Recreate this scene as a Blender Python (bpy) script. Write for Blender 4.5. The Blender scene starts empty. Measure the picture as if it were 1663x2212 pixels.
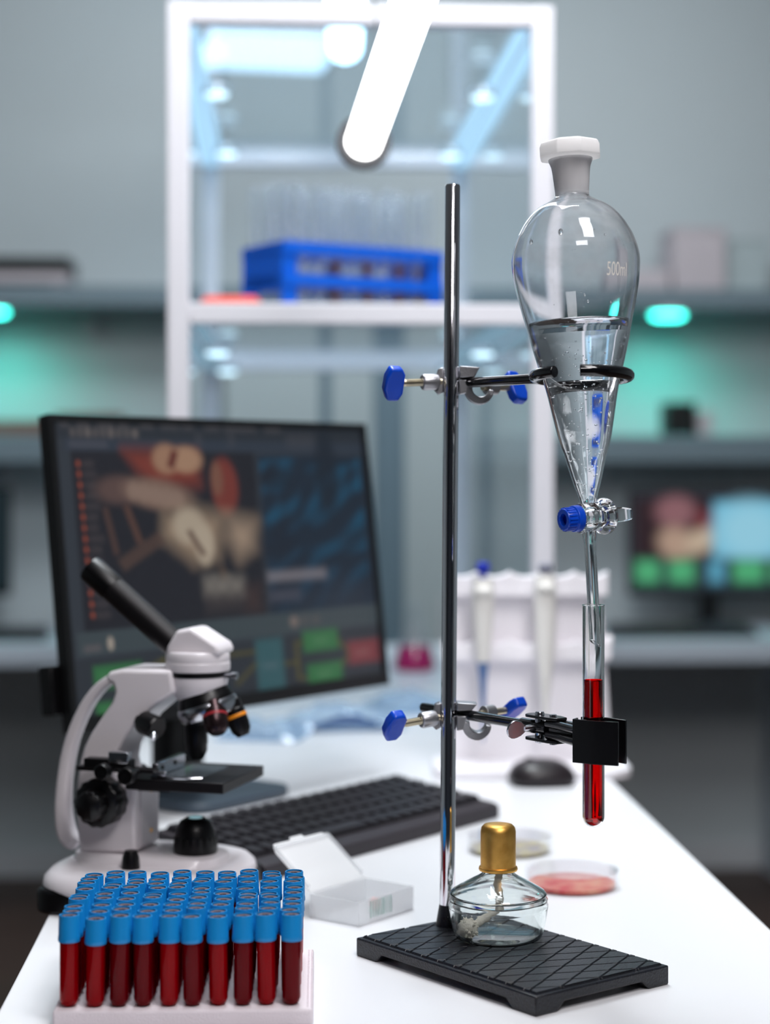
import bpy, bmesh, math, random
import numpy as np
from mathutils import Vector, Matrix
from math import sin, cos, pi, radians as R

random.seed(7)
SC = bpy.context.scene
COL = SC.collection

# ------------------------------------------------------------------ camera, exposure
A = R(3.22)                      # the camera looks a little right of the bench's long axis (+Y)
F, CX, HY = 4000.0, 831.5, 1012.0
CAMH, TZ = 0.375, 0.90           # camera above the bench top; bench top above the floor
CZ = TZ + CAMH
RIGHT = Vector((cos(A), -sin(A), 0)); FWD = Vector((sin(A), cos(A), 0)); UP = Vector((0, 0, 1))
CAMR = -A
cd = bpy.data.cameras.new('camera'); cam = bpy.data.objects.new('camera', cd); COL.objects.link(cam)
cam.location = (0, 0, CZ); cam.rotation_euler = (pi/2, 0, -A)
cd.sensor_width = 36; cd.lens = 36*F/2212; cd.shift_y = -(1106-HY)/2212
cd.clip_start = 0.05; cd.clip_end = 50
cd.dof.use_dof = True; cd.dof.focus_distance = 1.37; cd.dof.aperture_fstop = 3.4; cd.dof.aperture_blades = 0
SC.camera = cam
SC.view_settings.view_transform = 'Standard'; SC.view_settings.look = 'None'
SC.view_settings.exposure = 0.0; SC.view_settings.gamma = 1; SC.view_settings.use_curve_mapping = False
cy = SC.cycles
cy.max_bounces = 20; cy.transmission_bounces = 18; cy.transparent_max_bounces = 24; cy.glossy_bounces = 8; cy.diffuse_bounces = 4
cy.sample_clamp_indirect = 6.0; cy.blur_glossy = 0.5

# ------------------------------------------------------------------ world and lamps' light
wd = bpy.data.worlds.new('world'); SC.world = wd; wd.use_nodes = True
bg = wd.node_tree.nodes['Background']; bg.inputs[0].default_value = (0.55, 0.62, 0.72, 1); bg.inputs[1].default_value = 0.05


def area(name, loc, size, power, color, target=None, sy=None):
    l = bpy.data.lights.new(name, 'AREA'); l.energy = power; l.color = color; l.shape = 'RECTANGLE'; l.size = size; l.size_y = sy or size
    o = bpy.data.objects.new(name, l); COL.objects.link(o); o.location = loc
    if target is not None:
        o.rotation_euler = (Vector(target)-Vector(loc)).to_track_quat('-Z', 'Y').to_euler()
    return o


area('ceiling_light_bench', (0.5, 0.75, 2.82), 0.45, 29, (1.0, 0.97, 0.98), (0.2, 2.2, 1.0), 1.2)
area('ceiling_light_bench_far', (0.1, 2.15, 2.82), 0.5, 44, (0.90, 0.96, 1.0), (0.1, 2.3, 0.9), 1.2)
area('ceiling_light_back', (0.2, 4.3, 2.82), 2.6, 29, (0.88, 0.95, 1.0), (-0.2, 5.9, 1.4), 0.5)
area('ceiling_light_room', (0.3, -0.6, 2.82), 0.8, 21, (1.0, 0.96, 0.97), (0.0, 1.6, 1.0), 0.6)


# ------------------------------------------------------------------ pixel helpers (photo frame 1663 x 2212)
def W(X, d, z=0.0):
    return RIGHT*X + FWD*d + Vector((0, 0, TZ+z))


def P(px, py, d):
    return W((px-CX)/F*d, d, CAMH-(py-HY)/F*d)


def G(px, py, z=0.0):
    return P(px, py, F*(CAMH-z)/(py-HY))


def onY(px, py, Y):
    v = RIGHT*((px-CX)/F) + FWD + UP*((HY-py)/F)
    return Vector((0, 0, CZ)) + v*(Y/v.y)


# ------------------------------------------------------------------ materials
def lin(c):
    return tuple((x/255/12.92 if x/255 <= 0.04045 else ((x/255+0.055)/1.055)**2.4) for x in c)


def newmat(name):
    m = bpy.data.materials.new(name); m.use_nodes = True; nt = m.node_tree; nt.nodes.clear()
    out = nt.nodes.new('ShaderNodeOutputMaterial')
    return m, nt, out


def pbr(name, c, rough=0.5, metal=0.0, spec=0.5, noise=None, bump=None, coat=0.0, emit=None, trans=0.0, ior=1.45):
    """noise = (scale, second colour, factor); bump = (scale, distance)"""
    m, nt, out = newmat(name); N = nt.nodes; K = nt.links
    b = N.new('ShaderNodeBsdfPrincipled'); K.new(b.outputs[0], out.inputs[0])
    b.inputs['Base Color'].default_value = (*lin(c), 1); b.inputs['Roughness'].default_value = rough
    b.inputs['Metallic'].default_value = metal; b.inputs['Specular IOR Level'].default_value = spec
    b.inputs['Coat Weight'].default_value = coat; b.inputs['Coat Roughness'].default_value = 0.08
    b.inputs['Transmission Weight'].default_value = trans; b.inputs['IOR'].default_value = ior
    if emit:
        b.inputs['Emission Color'].default_value = (*lin(emit[0]), 1); b.inputs['Emission Strength'].default_value = emit[1]
    if noise or bump:
        tc = N.new('ShaderNodeTexCoord')
    if noise:
        t = N.new('ShaderNodeTexNoise'); t.inputs['Scale'].default_value = noise[0]; t.inputs['Detail'].default_value = 4
        K.new(tc.outputs['Object'], t.inputs['Vector'])
        x = N.new('ShaderNodeMix'); x.data_type = 'RGBA'
        x.inputs['A'].default_value = (*lin(c), 1); x.inputs['B'].default_value = (*lin(noise[1]), 1)
        mr = N.new('ShaderNodeMapRange'); mr.inputs['From Min'].default_value = 0.35; mr.inputs['From Max'].default_value = 0.65
        mr.inputs['To Max'].default_value = noise[2]
        K.new(t.outputs[0], mr.inputs[0]); K.new(mr.outputs[0], x.inputs['Factor']); K.new(x.outputs['Result'], b.inputs['Base Color'])
    if bump:
        t = N.new('ShaderNodeTexNoise'); t.inputs['Scale'].default_value = bump[0]; t.inputs['Detail'].default_value = 3
        K.new(tc.outputs['Object'], t.inputs['Vector'])
        bp = N.new('ShaderNodeBump'); bp.inputs['Distance'].default_value = bump[1]; bp.inputs['Strength'].default_value = 0.8
        K.new(t.outputs[0], bp.inputs['Height']); K.new(bp.outputs[0], b.inputs['Normal'])
    return m


def glass(name, c=(1, 1, 1), ior=1.47, rough=0.0):
    m, nt, out = newmat(name); g = nt.nodes.new('ShaderNodeBsdfGlass')
    g.inputs['Color'].default_value = (*c, 1); g.inputs['IOR'].default_value = ior; g.inputs['Roughness'].default_value = rough
    nt.links.new(g.outputs[0], out.inputs[0])
    return m


def thin(name, tint=(0.95, 0.97, 1.0), ior=1.5, rough=0.03, body=0.0, bodycol=(0.8, 0.85, 0.9)):
    """a thin clear sheet: see-through with fresnel gloss, optionally a milky share"""
    m, nt, out = newmat(name); N = nt.nodes; K = nt.links
    t = N.new('ShaderNodeBsdfTransparent'); t.inputs[0].default_value = (*tint, 1)
    g = N.new('ShaderNodeBsdfGlossy'); g.inputs['Roughness'].default_value = rough; g.inputs['Color'].default_value = (1, 1, 1, 1)
    f = N.new('ShaderNodeFresnel'); ge = N.new('ShaderNodeNewGeometry'); io = N.new('ShaderNodeMapRange')
    io.inputs['To Min'].default_value = ior; io.inputs['To Max'].default_value = 1/ior     # the same fresnel from both faces of a thin sheet
    K.new(ge.outputs['Backfacing'], io.inputs[0]); K.new(io.outputs[0], f.inputs[0])
    x = N.new('ShaderNodeMixShader'); K.new(f.outputs[0], x.inputs[0]); K.new(t.outputs[0], x.inputs[1]); K.new(g.outputs[0], x.inputs[2])
    last = x
    if body > 0:
        d = N.new('ShaderNodeBsdfDiffuse'); d.inputs[0].default_value = (*bodycol, 1)
        tl = N.new('ShaderNodeBsdfTranslucent'); tl.inputs[0].default_value = (*bodycol, 1)
        dm = N.new('ShaderNodeMixShader'); dm.inputs[0].default_value = 0.5; K.new(d.outputs[0], dm.inputs[1]); K.new(tl.outputs[0], dm.inputs[2])
        y = N.new('ShaderNodeMixShader'); y.inputs[0].default_value = body; K.new(x.outputs[0], y.inputs[1]); K.new(dm.outputs[0], y.inputs[2]); last = y
    K.new(last.outputs[0], out.inputs[0])
    return m


def translucent(name, c, share):
    m, nt, out = newmat(name); N = nt.nodes; K = nt.links
    p = N.new('ShaderNodeBsdfPrincipled'); p.inputs['Base Color'].default_value = (*c, 1); p.inputs['Roughness'].default_value = 0.35
    t = N.new('ShaderNodeBsdfTranslucent'); t.inputs[0].default_value = (*c, 1)
    x = N.new('ShaderNodeMixShader'); x.inputs[0].default_value = share
    K.new(p.outputs[0], x.inputs[1]); K.new(t.outputs[0], x.inputs[2]); K.new(x.outputs[0], out.inputs[0])
    return m


def emis(name, c, s):
    m, nt, out = newmat(name); e = nt.nodes.new('ShaderNodeEmission')
    e.inputs[0].default_value = (*c, 1); e.inputs[1].default_value = s; nt.links.new(e.outputs[0], out.inputs[0])
    return m


def fogged_glass(name):
    """clear glass whose inner face carries a film of condensation above the liquid (object z > 0.035)"""
    m, nt, out = newmat(name); N = nt.nodes; K = nt.links
    g = N.new('ShaderNodeBsdfGlass'); g.inputs['IOR'].default_value = 1.47; g.inputs['Roughness'].default_value = 0.0
    g.inputs['Color'].default_value = (0.985, 0.99, 0.995, 1)
    d1 = N.new('ShaderNodeBsdfDiffuse'); d1.inputs[0].default_value = (0.94, 0.94, 0.96, 1)
    d2 = N.new('ShaderNodeBsdfTranslucent'); d2.inputs[0].default_value = (0.94, 0.94, 0.96, 1)
    d = N.new('ShaderNodeMixShader'); d.inputs[0].default_value = 0.5; K.new(d1.outputs[0], d.inputs[1]); K.new(d2.outputs[0], d.inputs[2])
    tc = N.new('ShaderNodeTexCoord'); sx = N.new('ShaderNodeSeparateXYZ'); K.new(tc.outputs['Object'], sx.inputs[0])
    mr = N.new('ShaderNodeMapRange'); mr.inputs['From Min'].default_value = 0.036; mr.inputs['From Max'].default_value = 0.075; mr.inputs['To Max'].default_value = 0.20
    K.new(sx.outputs[2], mr.inputs[0])
    n = N.new('ShaderNodeTexNoise'); n.inputs['Scale'].default_value = 45; n.inputs['Detail'].default_value = 8; K.new(tc.outputs['Object'], n.inputs['Vector'])
    m2 = N.new('ShaderNodeMapRange'); m2.inputs['From Min'].default_value = 0.38; m2.inputs['From Max'].default_value = 0.72
    K.new(n.outputs[0], m2.inputs[0])
    mul = N.new('ShaderNodeMath'); mul.operation = 'MULTIPLY'; K.new(mr.outputs[0], mul.inputs[0]); K.new(m2.outputs[0], mul.inputs[1])
    gj = N.new('ShaderNodeMapRange'); gj.inputs['From Min'].default_value = 0.1315; gj.inputs['From Max'].default_value = 0.1345; gj.inputs['To Max'].default_value = 0.62
    K.new(sx.outputs[2], gj.inputs[0])     # the ground joint of the neck
    mx = N.new('ShaderNodeMath'); mx.operation = 'MAXIMUM'; K.new(mul.outputs[0], mx.inputs[0]); K.new(gj.outputs[0], mx.inputs[1])
    x = N.new('ShaderNodeMixShader'); K.new(mx.outputs[0], x.inputs[0]); K.new(g.outputs[0], x.inputs[1]); K.new(d.outputs[0], x.inputs[2])
    K.new(x.outputs[0], out.inputs[0])
    return m


def blood_mat(name, c, tint):
    m, nt, out = newmat(name); N = nt.nodes; K = nt.links
    g = N.new('ShaderNodeBsdfGlass'); g.inputs['Color'].default_value = (*tint, 1); g.inputs['IOR'].default_value = 1.36
    p = N.new('ShaderNodeBsdfPrincipled'); p.inputs['Base Color'].default_value = (*lin(c), 1); p.inputs['Roughness'].default_value = 0.12; p.inputs['Specular IOR Level'].default_value = 0.2
    x = N.new('ShaderNodeMixShader'); x.inputs[0].default_value = 0.62
    K.new(g.outputs[0], x.inputs[1]); K.new(p.outputs[0], x.inputs[2]); K.new(x.outputs[0], out.inputs[0])
    return m


def screen_mat(name, strength=1.0):
    m, nt, out = newmat(name); N = nt.nodes; K = nt.links
    at = N.new('ShaderNodeAttribute'); at.attribute_name = 'display'
    p = N.new('ShaderNodeBsdfPrincipled'); p.inputs['Base Color'].default_value = (0.01, 0.01, 0.012, 1); p.inputs['Roughness'].default_value = 0.35
    K.new(at.outputs['Color'], p.inputs['Emission Color']); p.inputs['Emission Strength'].default_value = strength
    K.new(p.outputs[0], out.inputs[0])
    return m


M = dict(
    wall=pbr('painted_wall', (196, 203, 205), 0.8, noise=(1.3, (188, 197, 200), 0.5)),
    walldark=pbr('charcoal_wall', (62, 66, 74), 0.7),
    ceiling=pbr('ceiling_paint', (215, 218, 220), 0.8),
    floor=pbr('floor_vinyl', (84, 66, 58), 0.5, noise=(5, (70, 55, 48), 0.6)),
    bench=pbr('white_laminate', (231, 231, 234), 0.32, spec=0.4),
    edge=pbr('laminate_edge', (205, 207, 210), 0.5),
    desk=pbr('pale_laminate', (196, 204, 214), 0.5),
    shelf=pbr('grey_board', (116, 132, 140), 0.6),
    profile=pbr('white_powder_coat', (226, 224, 230), 0.4),
    pane=thin('cabinet_glass', (0.93, 0.97, 0.99), 1.5, 0.04, 0.02, (0.6, 0.8, 0.95)),
    clip=pbr('glass_clip', (225, 235, 245), 0.2, metal=0.6),
    chrome=pbr('chrome', (235, 235, 240), 0.06, metal=1.0),
    steel=pbr('brushed_steel', (195, 192, 190), 0.28, metal=1.0, noise=(60, (150, 148, 146), 0.5)),
    thread=pbr('zinc_thread', (200, 190, 165), 0.35, metal=1.0),
    cast=pbr('cast_zinc', (172, 172, 176), 0.38, metal=0.9, bump=(900, 0.0002)),
    blackrod=pbr('black_lacquer', (12, 12, 15), 0.12, coat=0.5),
    blackmetal=pbr('black_enamel', (14, 14, 17), 0.22, coat=0.2),
    hammered=pbr('hammered_black_iron', (19, 19, 23), 0.34, spec=0.5, bump=(700, 0.0005), noise=(500, (32, 35, 44), 0.7)),
    bluek=pbr('blue_plastic', (8, 74, 204), 0.28),
    darkblue=pbr('blue_plastic_deep', (10, 40, 170), 0.35),
    funnel=fogged_glass('funnel_glass'),
    glass=glass('lab_glass', (0.985, 0.99, 0.99)),
    water=glass('clear_liquid', (0.985, 0.99, 0.995), 1.333),
    bubble=glass('air_bubble', (1, 1, 1), 0.78),
    stopper=translucent('white_polyethylene', (0.96, 0.95, 0.95), 0.45),
    etch=pbr('etched_white', (238, 234, 226), 0.8),
    redliq=glass('red_solution', (0.86, 0.012, 0.016), 1.35),
    burnglass=glass('pressed_glass', (0.965, 0.985, 0.98), 1.5),
    brass=pbr('brass', (240, 188, 100), 0.42, metal=1.0, noise=(140, (214, 156, 72), 0.6)),
    cotton=pbr('cotton', (240, 232, 220), 0.95, bump=(900, 0.0006)),
    blood0=blood_mat('blood_dark', (112, 0, 10), (0.6, 0.0, 0.01)),
    blood1=blood_mat('blood_bright', (158, 0, 10), (0.85, 0.004, 0.012)),
    cap=pbr('sky_blue_cap', (16, 132, 200), 0.35),
    rubber=pbr('dark_rubber', (84, 66, 72), 0.5),
    hole=pbr('dark_hole', (30, 22, 26), 0.6),
    foam=pbr('white_foam', (236, 226, 232), 0.85, bump=(900, 0.0008)),
    scope=pbr('white_enamel', (226, 220, 224), 0.32, coat=0.2),
    scopelip=pbr('white_enamel_grey', (206, 202, 206), 0.35),
    blackplastic=pbr('black_plastic', (8, 7, 9), 0.33, spec=0.4),
    blacksatin=pbr('black_satin_metal', (20, 17, 20), 0.42, metal=0.3),
    silver=pbr('silver_metal', (205, 207, 214), 0.2, metal=1.0),
    objective=pbr('objective_bronze', (62, 48, 50), 0.25, metal=0.8),
    orange=pbr('orange_ring', (232, 140, 26), 0.4),
    redring=pbr('red_ring', (150, 30, 40), 0.4),
    lens=pbr('pale_lens', (190, 215, 225), 0.08, emit=((170, 215, 225), 0.5)),
    slide=thin('slide_glass', (0.75, 0.82, 0.86), 1.5, 0.02, 0.15, (0.6, 0.66, 0.7)),
    bezel=pbr('monitor_black', (13, 13, 15), 0.4),
    standm=pbr('monitor_stand_grey', (64, 76, 88), 0.45),
    key=pbr('key_black', (38, 35, 40), 0.42, spec=0.5),
    kbody=pbr('keyboard_black', (44, 38, 44), 0.5),
    mouse=pbr('mouse_black', (30, 27, 30), 0.34, noise=(30, (44, 36, 40), 0.6)),
    milky=thin('milky_plastic', (0.97, 0.975, 0.98), 1.3, 0.12, 0.42, (0.97, 0.97, 0.98)),
    lidplastic=thin('milky_lid_plastic', (0.97, 0.975, 0.98), 1.3, 0.12, 0.78, (0.98, 0.98, 0.985)),
    clearplastic=thin('clear_plastic', (0.98, 0.985, 0.99), 1.3, 0.02, 0.0, (0.9, 0.92, 0.95)),
    bag=thin('bag_film', (0.86, 0.93, 1.0), 1.9, 0.14, 0.24, (0.70, 0.82, 0.93)),
    bagblue=pbr('bag_dark_blue', (48, 74, 118), 0.5),
    paperlabel=pbr('barcode_label', (170, 196, 190), 0.7),
    stain=pbr('pink_sample', (226, 150, 140), 0.6),
    agary=pbr('yellow_agar', (202, 190, 120), 0.4, noise=(60, (150, 140, 150), 0.9)),
    agarr=pbr('red_agar', (188, 34, 42), 0.35, noise=(70, (214, 150, 120), 0.8)),
    pinkliq=pbr('pink_liquid', (206, 44, 116), 0.15, emit=None, trans=0.3),
    rackwhite=pbr('white_acrylic', (250, 247, 252), 0.35),
    pipwhite=pbr('pipette_white', (242, 240, 236), 0.35),
    tipblue=pbr('pipette_tip_blue', (92, 122, 172), 0.35),
    greyb=pbr('grey_button', (120, 122, 138), 0.4),
    rackblue=pbr('rack_blue', (8, 96, 214), 0.4),
    tubethin=thin('thin_tube_glass', (0.985, 0.99, 0.995), 1.5, 0.08, 0.05, (0.85, 0.87, 0.92)),
    darkred=pbr('dark_red_liquid', (96, 14, 26), 0.3),
    orangered=pbr('orange_red_plastic', (236, 92, 70), 0.5),
    lamp=emis('lamp_tube_light', (1.0, 0.985, 0.985), 8.0),
    lampblue=emis('lamp_tube_cool_light', (0.50, 0.79, 1.0), 12.0),
    spot=emis('spot_cool_light', (0.6, 0.86, 1.0), 2.2),
    strip=emis('rail_glow_cool', (0.40, 0.68, 0.92), 1.25),  # added glow for the cabinet's side rails
    striplow=emis('rail_glow_dim', (0.36, 0.60, 0.78), 0.55),
    panel=emis('panel_light_cool', (0.55, 0.80, 1.0), 3.2),
    housing=pbr('lamp_housing_dark', (28, 32, 38), 0.45),
    cable=pbr('cable_grey', (150, 155, 160), 0.5),
    teal=emis('puck_teal_light', (0.05, 1.0, 0.82), 9.0),
    screen=screen_mat('display_near', 0.44),
    screen2=screen_mat('display_far', 0.75),
    locker=pbr('locker_grey', (176, 188, 190), 0.55),
    lockergap=pbr('locker_blue_grey', (108, 130, 142), 0.6),
    boxgrey=pbr('grey_carton', (196, 186, 190), 0.7),
    boxbrown=pbr('brown_carton', (128, 96, 84), 0.7),
    boxblack=pbr('black_plastic_box', (12, 18, 18), 0.5),
    tealgrey=pbr('teal_black', (14, 40, 44), 0.5),
)


# ------------------------------------------------------------------ mesh building
def axis_mat(o, d, roll=None):
    d = Vector(d).normalized(); h = Vector(roll) if roll is not None else (Vector((0, 0, 1)) if abs(d.z) < 0.9 else Vector((1, 0, 0)))
    x = h.cross(d).normalized() if roll is None else (h-d*h.dot(d)).normalized(); y = d.cross(x)
    m = Matrix((x, y, d)).transposed().to_4x4(); m.translation = Vector(o)
    return m


AZB = Matrix(((1, 0, 0, 0), (0, 0, 1, 0), (0, 1, 0, 0), (0, 0, 0, 1)))   # outline in (x, z), extruded along y


class MB:
    def __init__(s):
        s.v = []; s.f = []

    def add(s, vs, fs, m=None):
        o = len(s.v)
        s.v += [tuple(m @ Vector(p)) if m is not None else tuple(p) for p in vs]
        s.f += [tuple(i+o for i in f) for f in fs]
        return s

    def box(s, c, z, m=None):
        x, y, h = z[0]/2, z[1]/2, z[2]/2
        vs = [(c[0]+i*x, c[1]+j*y, c[2]+k*h) for k in (-1, 1) for j in (-1, 1) for i in (-1, 1)]
        return s.add(vs, [(0, 2, 3, 1), (4, 5, 7, 6), (0, 1, 5, 4), (2, 6, 7, 3), (0, 4, 6, 2), (1, 3, 7, 5)], m)

    def lathe(s, prof, n=32, m=None, closed=False):
        vs = []; rows = []
        for r, z in prof:
            if r < 1e-7:
                rows.append([len(vs)]*n); vs.append((0, 0, z))
            else:
                rows.append([len(vs)+i for i in range(n)]); vs += [(r*cos(2*pi*i/n), r*sin(2*pi*i/n), z) for i in range(n)]
        fs = []
        k = len(rows)
        for a in range(k if closed else k-1):
            p, q = rows[a], rows[(a+1) % k]
            for i in range(n):
                j = (i+1) % n
                f = []
                for w in (p[i], p[j], q[j], q[i]):
                    if w not in f:
                        f.append(w)
                if len(f) > 2:
                    fs.append(tuple(f))
        if not closed:
            for row, rev in ((rows[0], True), (rows[-1], False)):
                if len(set(row)) > 1:
                    fs.append(tuple(reversed(row)) if rev else tuple(row))
        return s.add(vs, fs, m)

    def tube(s, pts, r, n=12, m=None, caps=True, closed=False):
        pts = [Vector(p) for p in pts]; k = len(pts)
        rs = r if isinstance(r, (list, tuple)) else [r]*k
        vs = []; prev = None
        for i, p in enumerate(pts):
            if closed:
                t = (pts[(i+1) % k]-pts[i-1]).normalized()
            else:
                t = (pts[min(i+1, k-1)]-pts[max(i-1, 0)]).normalized()
            if prev is None:
                h = Vector((0, 0, 1)) if abs(t.z) < 0.9 else Vector((1, 0, 0)); x = h.cross(t).normalized()
            else:
                x = (prev-t*prev.dot(t)).normalized()
            prev = x; y = t.cross(x)
            vs += [p+(x*cos(2*pi*j/n)+y*sin(2*pi*j/n))*rs[i] for j in range(n)]
        fs = []
        for i in range(k if closed else k-1):
            a, b = i*n, ((i+1) % k)*n
            fs += [(a+j, a+(j+1) % n, b+(j+1) % n, b+j) for j in range(n)]
        if caps and not closed:
            fs.append(tuple(range(n))[::-1]); fs.append(tuple((k-1)*n+j for j in range(n)))
        return s.add(vs, fs, m)

    def prism(s, poly, h0, h1, m=None):
        n = len(poly)
        vs = [(x, y, h0) for x, y in poly]+[(x, y, h1) for x, y in poly]
        fs = [tuple(range(n))[::-1], tuple(range(n, 2*n))]+[(i, (i+1) % n, n+(i+1) % n, n+i) for i in range(n)]
        return s.add(vs, fs, m)

    def loft(s, rings, m=None):
        """rings of equal length, capped at both ends"""
        n = len(rings[0]); vs = [p for r in rings for p in r]; fs = []
        for k in range(len(rings)-1):
            a, b = k*n, (k+1)*n
            fs += [(a+i, a+(i+1) % n, b+(i+1) % n, b+i) for i in range(n)]
        fs.append(tuple(range(n))[::-1]); fs.append(tuple((len(rings)-1)*n+i for i in range(n)))
        return s.add(vs, fs, m)

    def sphere(s, c, r, n=12, k=8, m=None, sc=(1, 1, 1), jit=0.0):
        prof = [(r*sin(pi*i/k), -r*cos(pi*i/k)) for i in range(k+1)]
        t = MB().lathe(prof, n)
        vs = [(c[0]+p[0]*sc[0]*(1+random.uniform(-jit, jit)), c[1]+p[1]*sc[1]*(1+random.uniform(-jit, jit)), c[2]+p[2]*sc[2]*(1+random.uniform(-jit, jit))) for p in t.v]
        return s.add(vs, t.f, m)

    def build(s, name, mat, parent=None, bevel=0.0, seg=2, smooth=40, sub=0, solid=0.0):
        me = bpy.data.meshes.new(name); me.from_pydata(s.v, [], s.f); me.update()
        bm = bmesh.new(); bm.from_mesh(me); bmesh.ops.recalc_face_normals(bm, faces=bm.faces); bm.to_mesh(me); bm.free()
        if smooth:
            me.polygons.foreach_set('use_smooth', [True]*len(me.polygons)); me.set_sharp_from_angle(angle=R(smooth))
        me.materials.append(mat)
        o = bpy.data.objects.new(name, me); COL.objects.link(o)
        if parent is not None:
            o.parent = parent
        if solid:
            d = o.modifiers.new('solid', 'SOLIDIFY'); d.thickness = solid
        if bevel:
            b = o.modifiers.new('bevel', 'BEVEL'); b.width = bevel; b.segments = seg; b.limit_method = 'ANGLE'; b.angle_limit = R(35)
        if sub:
            d = o.modifiers.new('sub', 'SUBSURF'); d.levels = sub; d.render_levels = sub
        return o


def tag(o, label=None, cat=None, group=None, kind=None):
    for k, v in (('label', label), ('category', cat), ('group', group), ('kind', kind)):
        if v:
            o[k] = v
    return o


def thing(name, label, cat, loc, rot=0.0, group=None):
    o = bpy.data.objects.new(name, None); COL.objects.link(o); o.empty_display_size = 0.02
    o.location = loc; o.rotation_euler = (0, 0, rot)
    return tag(o, label, cat, group)


def Mw(t):
    return Matrix.Translation(t.location) @ t.rotation_euler.to_matrix().to_4x4()


def L(t, p):
    return Mw(t).inverted() @ p


def dup(root, loc, rot, label=None, group=None):
    r = root.copy(); COL.objects.link(r); r.location = loc; r.rotation_euler = rot
    if label:
        r['label'] = label
    if group:
        r['group'] = group
    for ch in list(root.children):
        c = ch.copy(); COL.objects.link(c); c.parent = r
        for g in list(ch.children):
            d = g.copy(); COL.objects.link(d); d.parent = c
    return r


def struct(name, mb, mat, **k):
    return tag(mb.build(name, mat, **k), kind='structure')


def rrect(w, h, r, n=5, cx=0, cy=0):
    out = []
    for sx, sy, a0 in ((1, 1, 0), (-1, 1, pi/2), (-1, -1, pi), (1, -1, 3*pi/2)):
        for i in range(n+1):
            a = a0+pi/2*i/n
            out.append((cx+sx*(w/2-r)+r*cos(a), cy+sy*(h/2-r)+r*sin(a)))
    return out


ORD = ['first', 'second', 'third', 'fourth', 'fifth', 'sixth', 'seventh', 'eighth', 'ninth', 'tenth', 'eleventh', 'twelfth']


def shell(prof, t):
    """closed profile of an open vessel from its outer profile (bottom pole first, rim last) and wall thickness"""
    inner = []
    for i, (r, z) in enumerate(prof):
        a = prof[max(i-1, 0)]; b = prof[min(i+1, len(prof)-1)]
        dx, dz = b[0]-a[0], b[1]-a[1]; l = math.hypot(dx, dz) or 1
        if r < 1e-7:
            inner.append((0.0, z+t))
        elif i == len(prof)-1:
            inner.append((r-t, z))
        else:
            inner.append((max(r-t*dz/l, 0.0003), z+t*dx/l))
    return prof+inner[::-1]


# ================================================================== THE ROOM
YW = 5.85
struct('floor', MB().box((0, 2.4, -0.05), (7, 7.6, 0.1)), M['floor'])
struct('ceiling', MB().box((0, 2.4, 2.95), (7, 7.6, 0.1)), M['ceiling'])
struct('wall_back', MB().box((0, YW+0.05, 1.45), (7, 0.1, 2.9)), M['wall'])
struct('wall_left', MB().box((-3.55, 2.4, 1.45), (0.1, 7.6, 2.9)), M['wall'])
struct('wall_right', MB().box((3.55, 2.4, 1.45), (0.1, 7.6, 2.9)), M['wall'])
struct('wall_front', MB().box((0, -1.45, 1.45), (7, 0.1, 2.9)), M['walldark'])
struct('baseboard_back', MB().box((0, YW-0.008, 0.04), (6.9, 0.014, 0.08)), M['edge'])

# ------------------------------------------------------------------ lab bench
bench = thing('lab_bench', 'long white laboratory bench carrying the microscope, monitor and retort stand', 'table', (0.1015, 0, 0))
MB().box((0, 2.45, TZ-0.015), (0.593, 3.0, 0.03)).build('bench_top', M['bench'], bench, bevel=0.002)
for sx in (-0.24, 0.24):
    for y in (1.3, 3.8):
        MB().box((sx, y, (TZ-0.03)/2), (0.05, 0.05, TZ-0.03)).build('leg', M['edge'], bench, bevel=0.003)
MB().box((0, 3.55, 0.5), (0.42, 0.03, 0.6)).build('modesty_panel', M['edge'], bench)

# ------------------------------------------------------------------ wall shelves and desks at the back
zs = onY(200, 617, 5.55).z
sh = thing('wall_shelf', 'upper long grey wall shelf with teal lights set under it', 'shelf', (0, 5.69, zs))
MB().box((0, 0, -0.03), (6.6, 0.30, 0.06)).build('board', M['shelf'], sh, bevel=0.004)
zl = onY(200, 940, 5.55).z
for x in (-2.4, -0.6, 1.9):
    MB().box((x, 0.13, -0.10), (0.03, 0.03, 0.08)).build('bracket', M['edge'], sh)
for xa, xb, lab in ((-3.3, onY(470, 900, 5.5).x, 'lower grey wall shelf over the monitor, holding brown cartons'),
                    (onY(985, 900, 5.5).x, 3.3, 'lower grey wall shelf behind the funnel, holding a small black box')):
    sl = thing('wall_shelf', lab, 'shelf', ((xa+xb)/2, 5.69, zl), 0, 'lower wall shelves')
    MB().box((0, 0, -0.04), (xb-xa, 0.30, 0.08)).build('board', M['shelf'], sl, bevel=0.004)
    for x in (-0.9, 0.9):
        MB().box((x, 0.13, -0.12), (0.03, 0.03, 0.08)).build('bracket', M['edge'], sl)

for px, lab in ((1445, 'glowing teal puck light under the upper shelf right of the glass funnel'),
                (-22, 'glowing teal puck light under the upper shelf at the photo\'s left edge')):
    p = onY(px, 640, 5.58)
    t = thing('puck_light', lab, 'light', (p.x, 5.60, zs-0.06), 0, 'teal puck lights under the wall shelf')
    MB().lathe([(0, 0), (0.06, 0), (0.06, -0.012), (0.05, -0.012), (0.05, -0.002), (0, -0.002)], 24).build('housing', M['edge'], t)
    MB().lathe([(0, -0.002), (0.049, -0.002), (0.049, -0.017), (0.044, -0.024), (0, -0.026)], 24).build('lens', M['teal'], t)
    l = bpy.data.lights.new('puck_beam', 'SPOT'); l.energy = 5.5; l.color = (0.05, 1.0, 0.80); l.spot_size = R(150); l.spot_blend = 1; l.shadow_soft_size = 0.04
    o = bpy.data.objects.new('puck_beam', l); COL.objects.link(o); o.location = (p.x, 5.60, zs-0.095); o.rotation_euler = (R(18), 0, 0)

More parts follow.
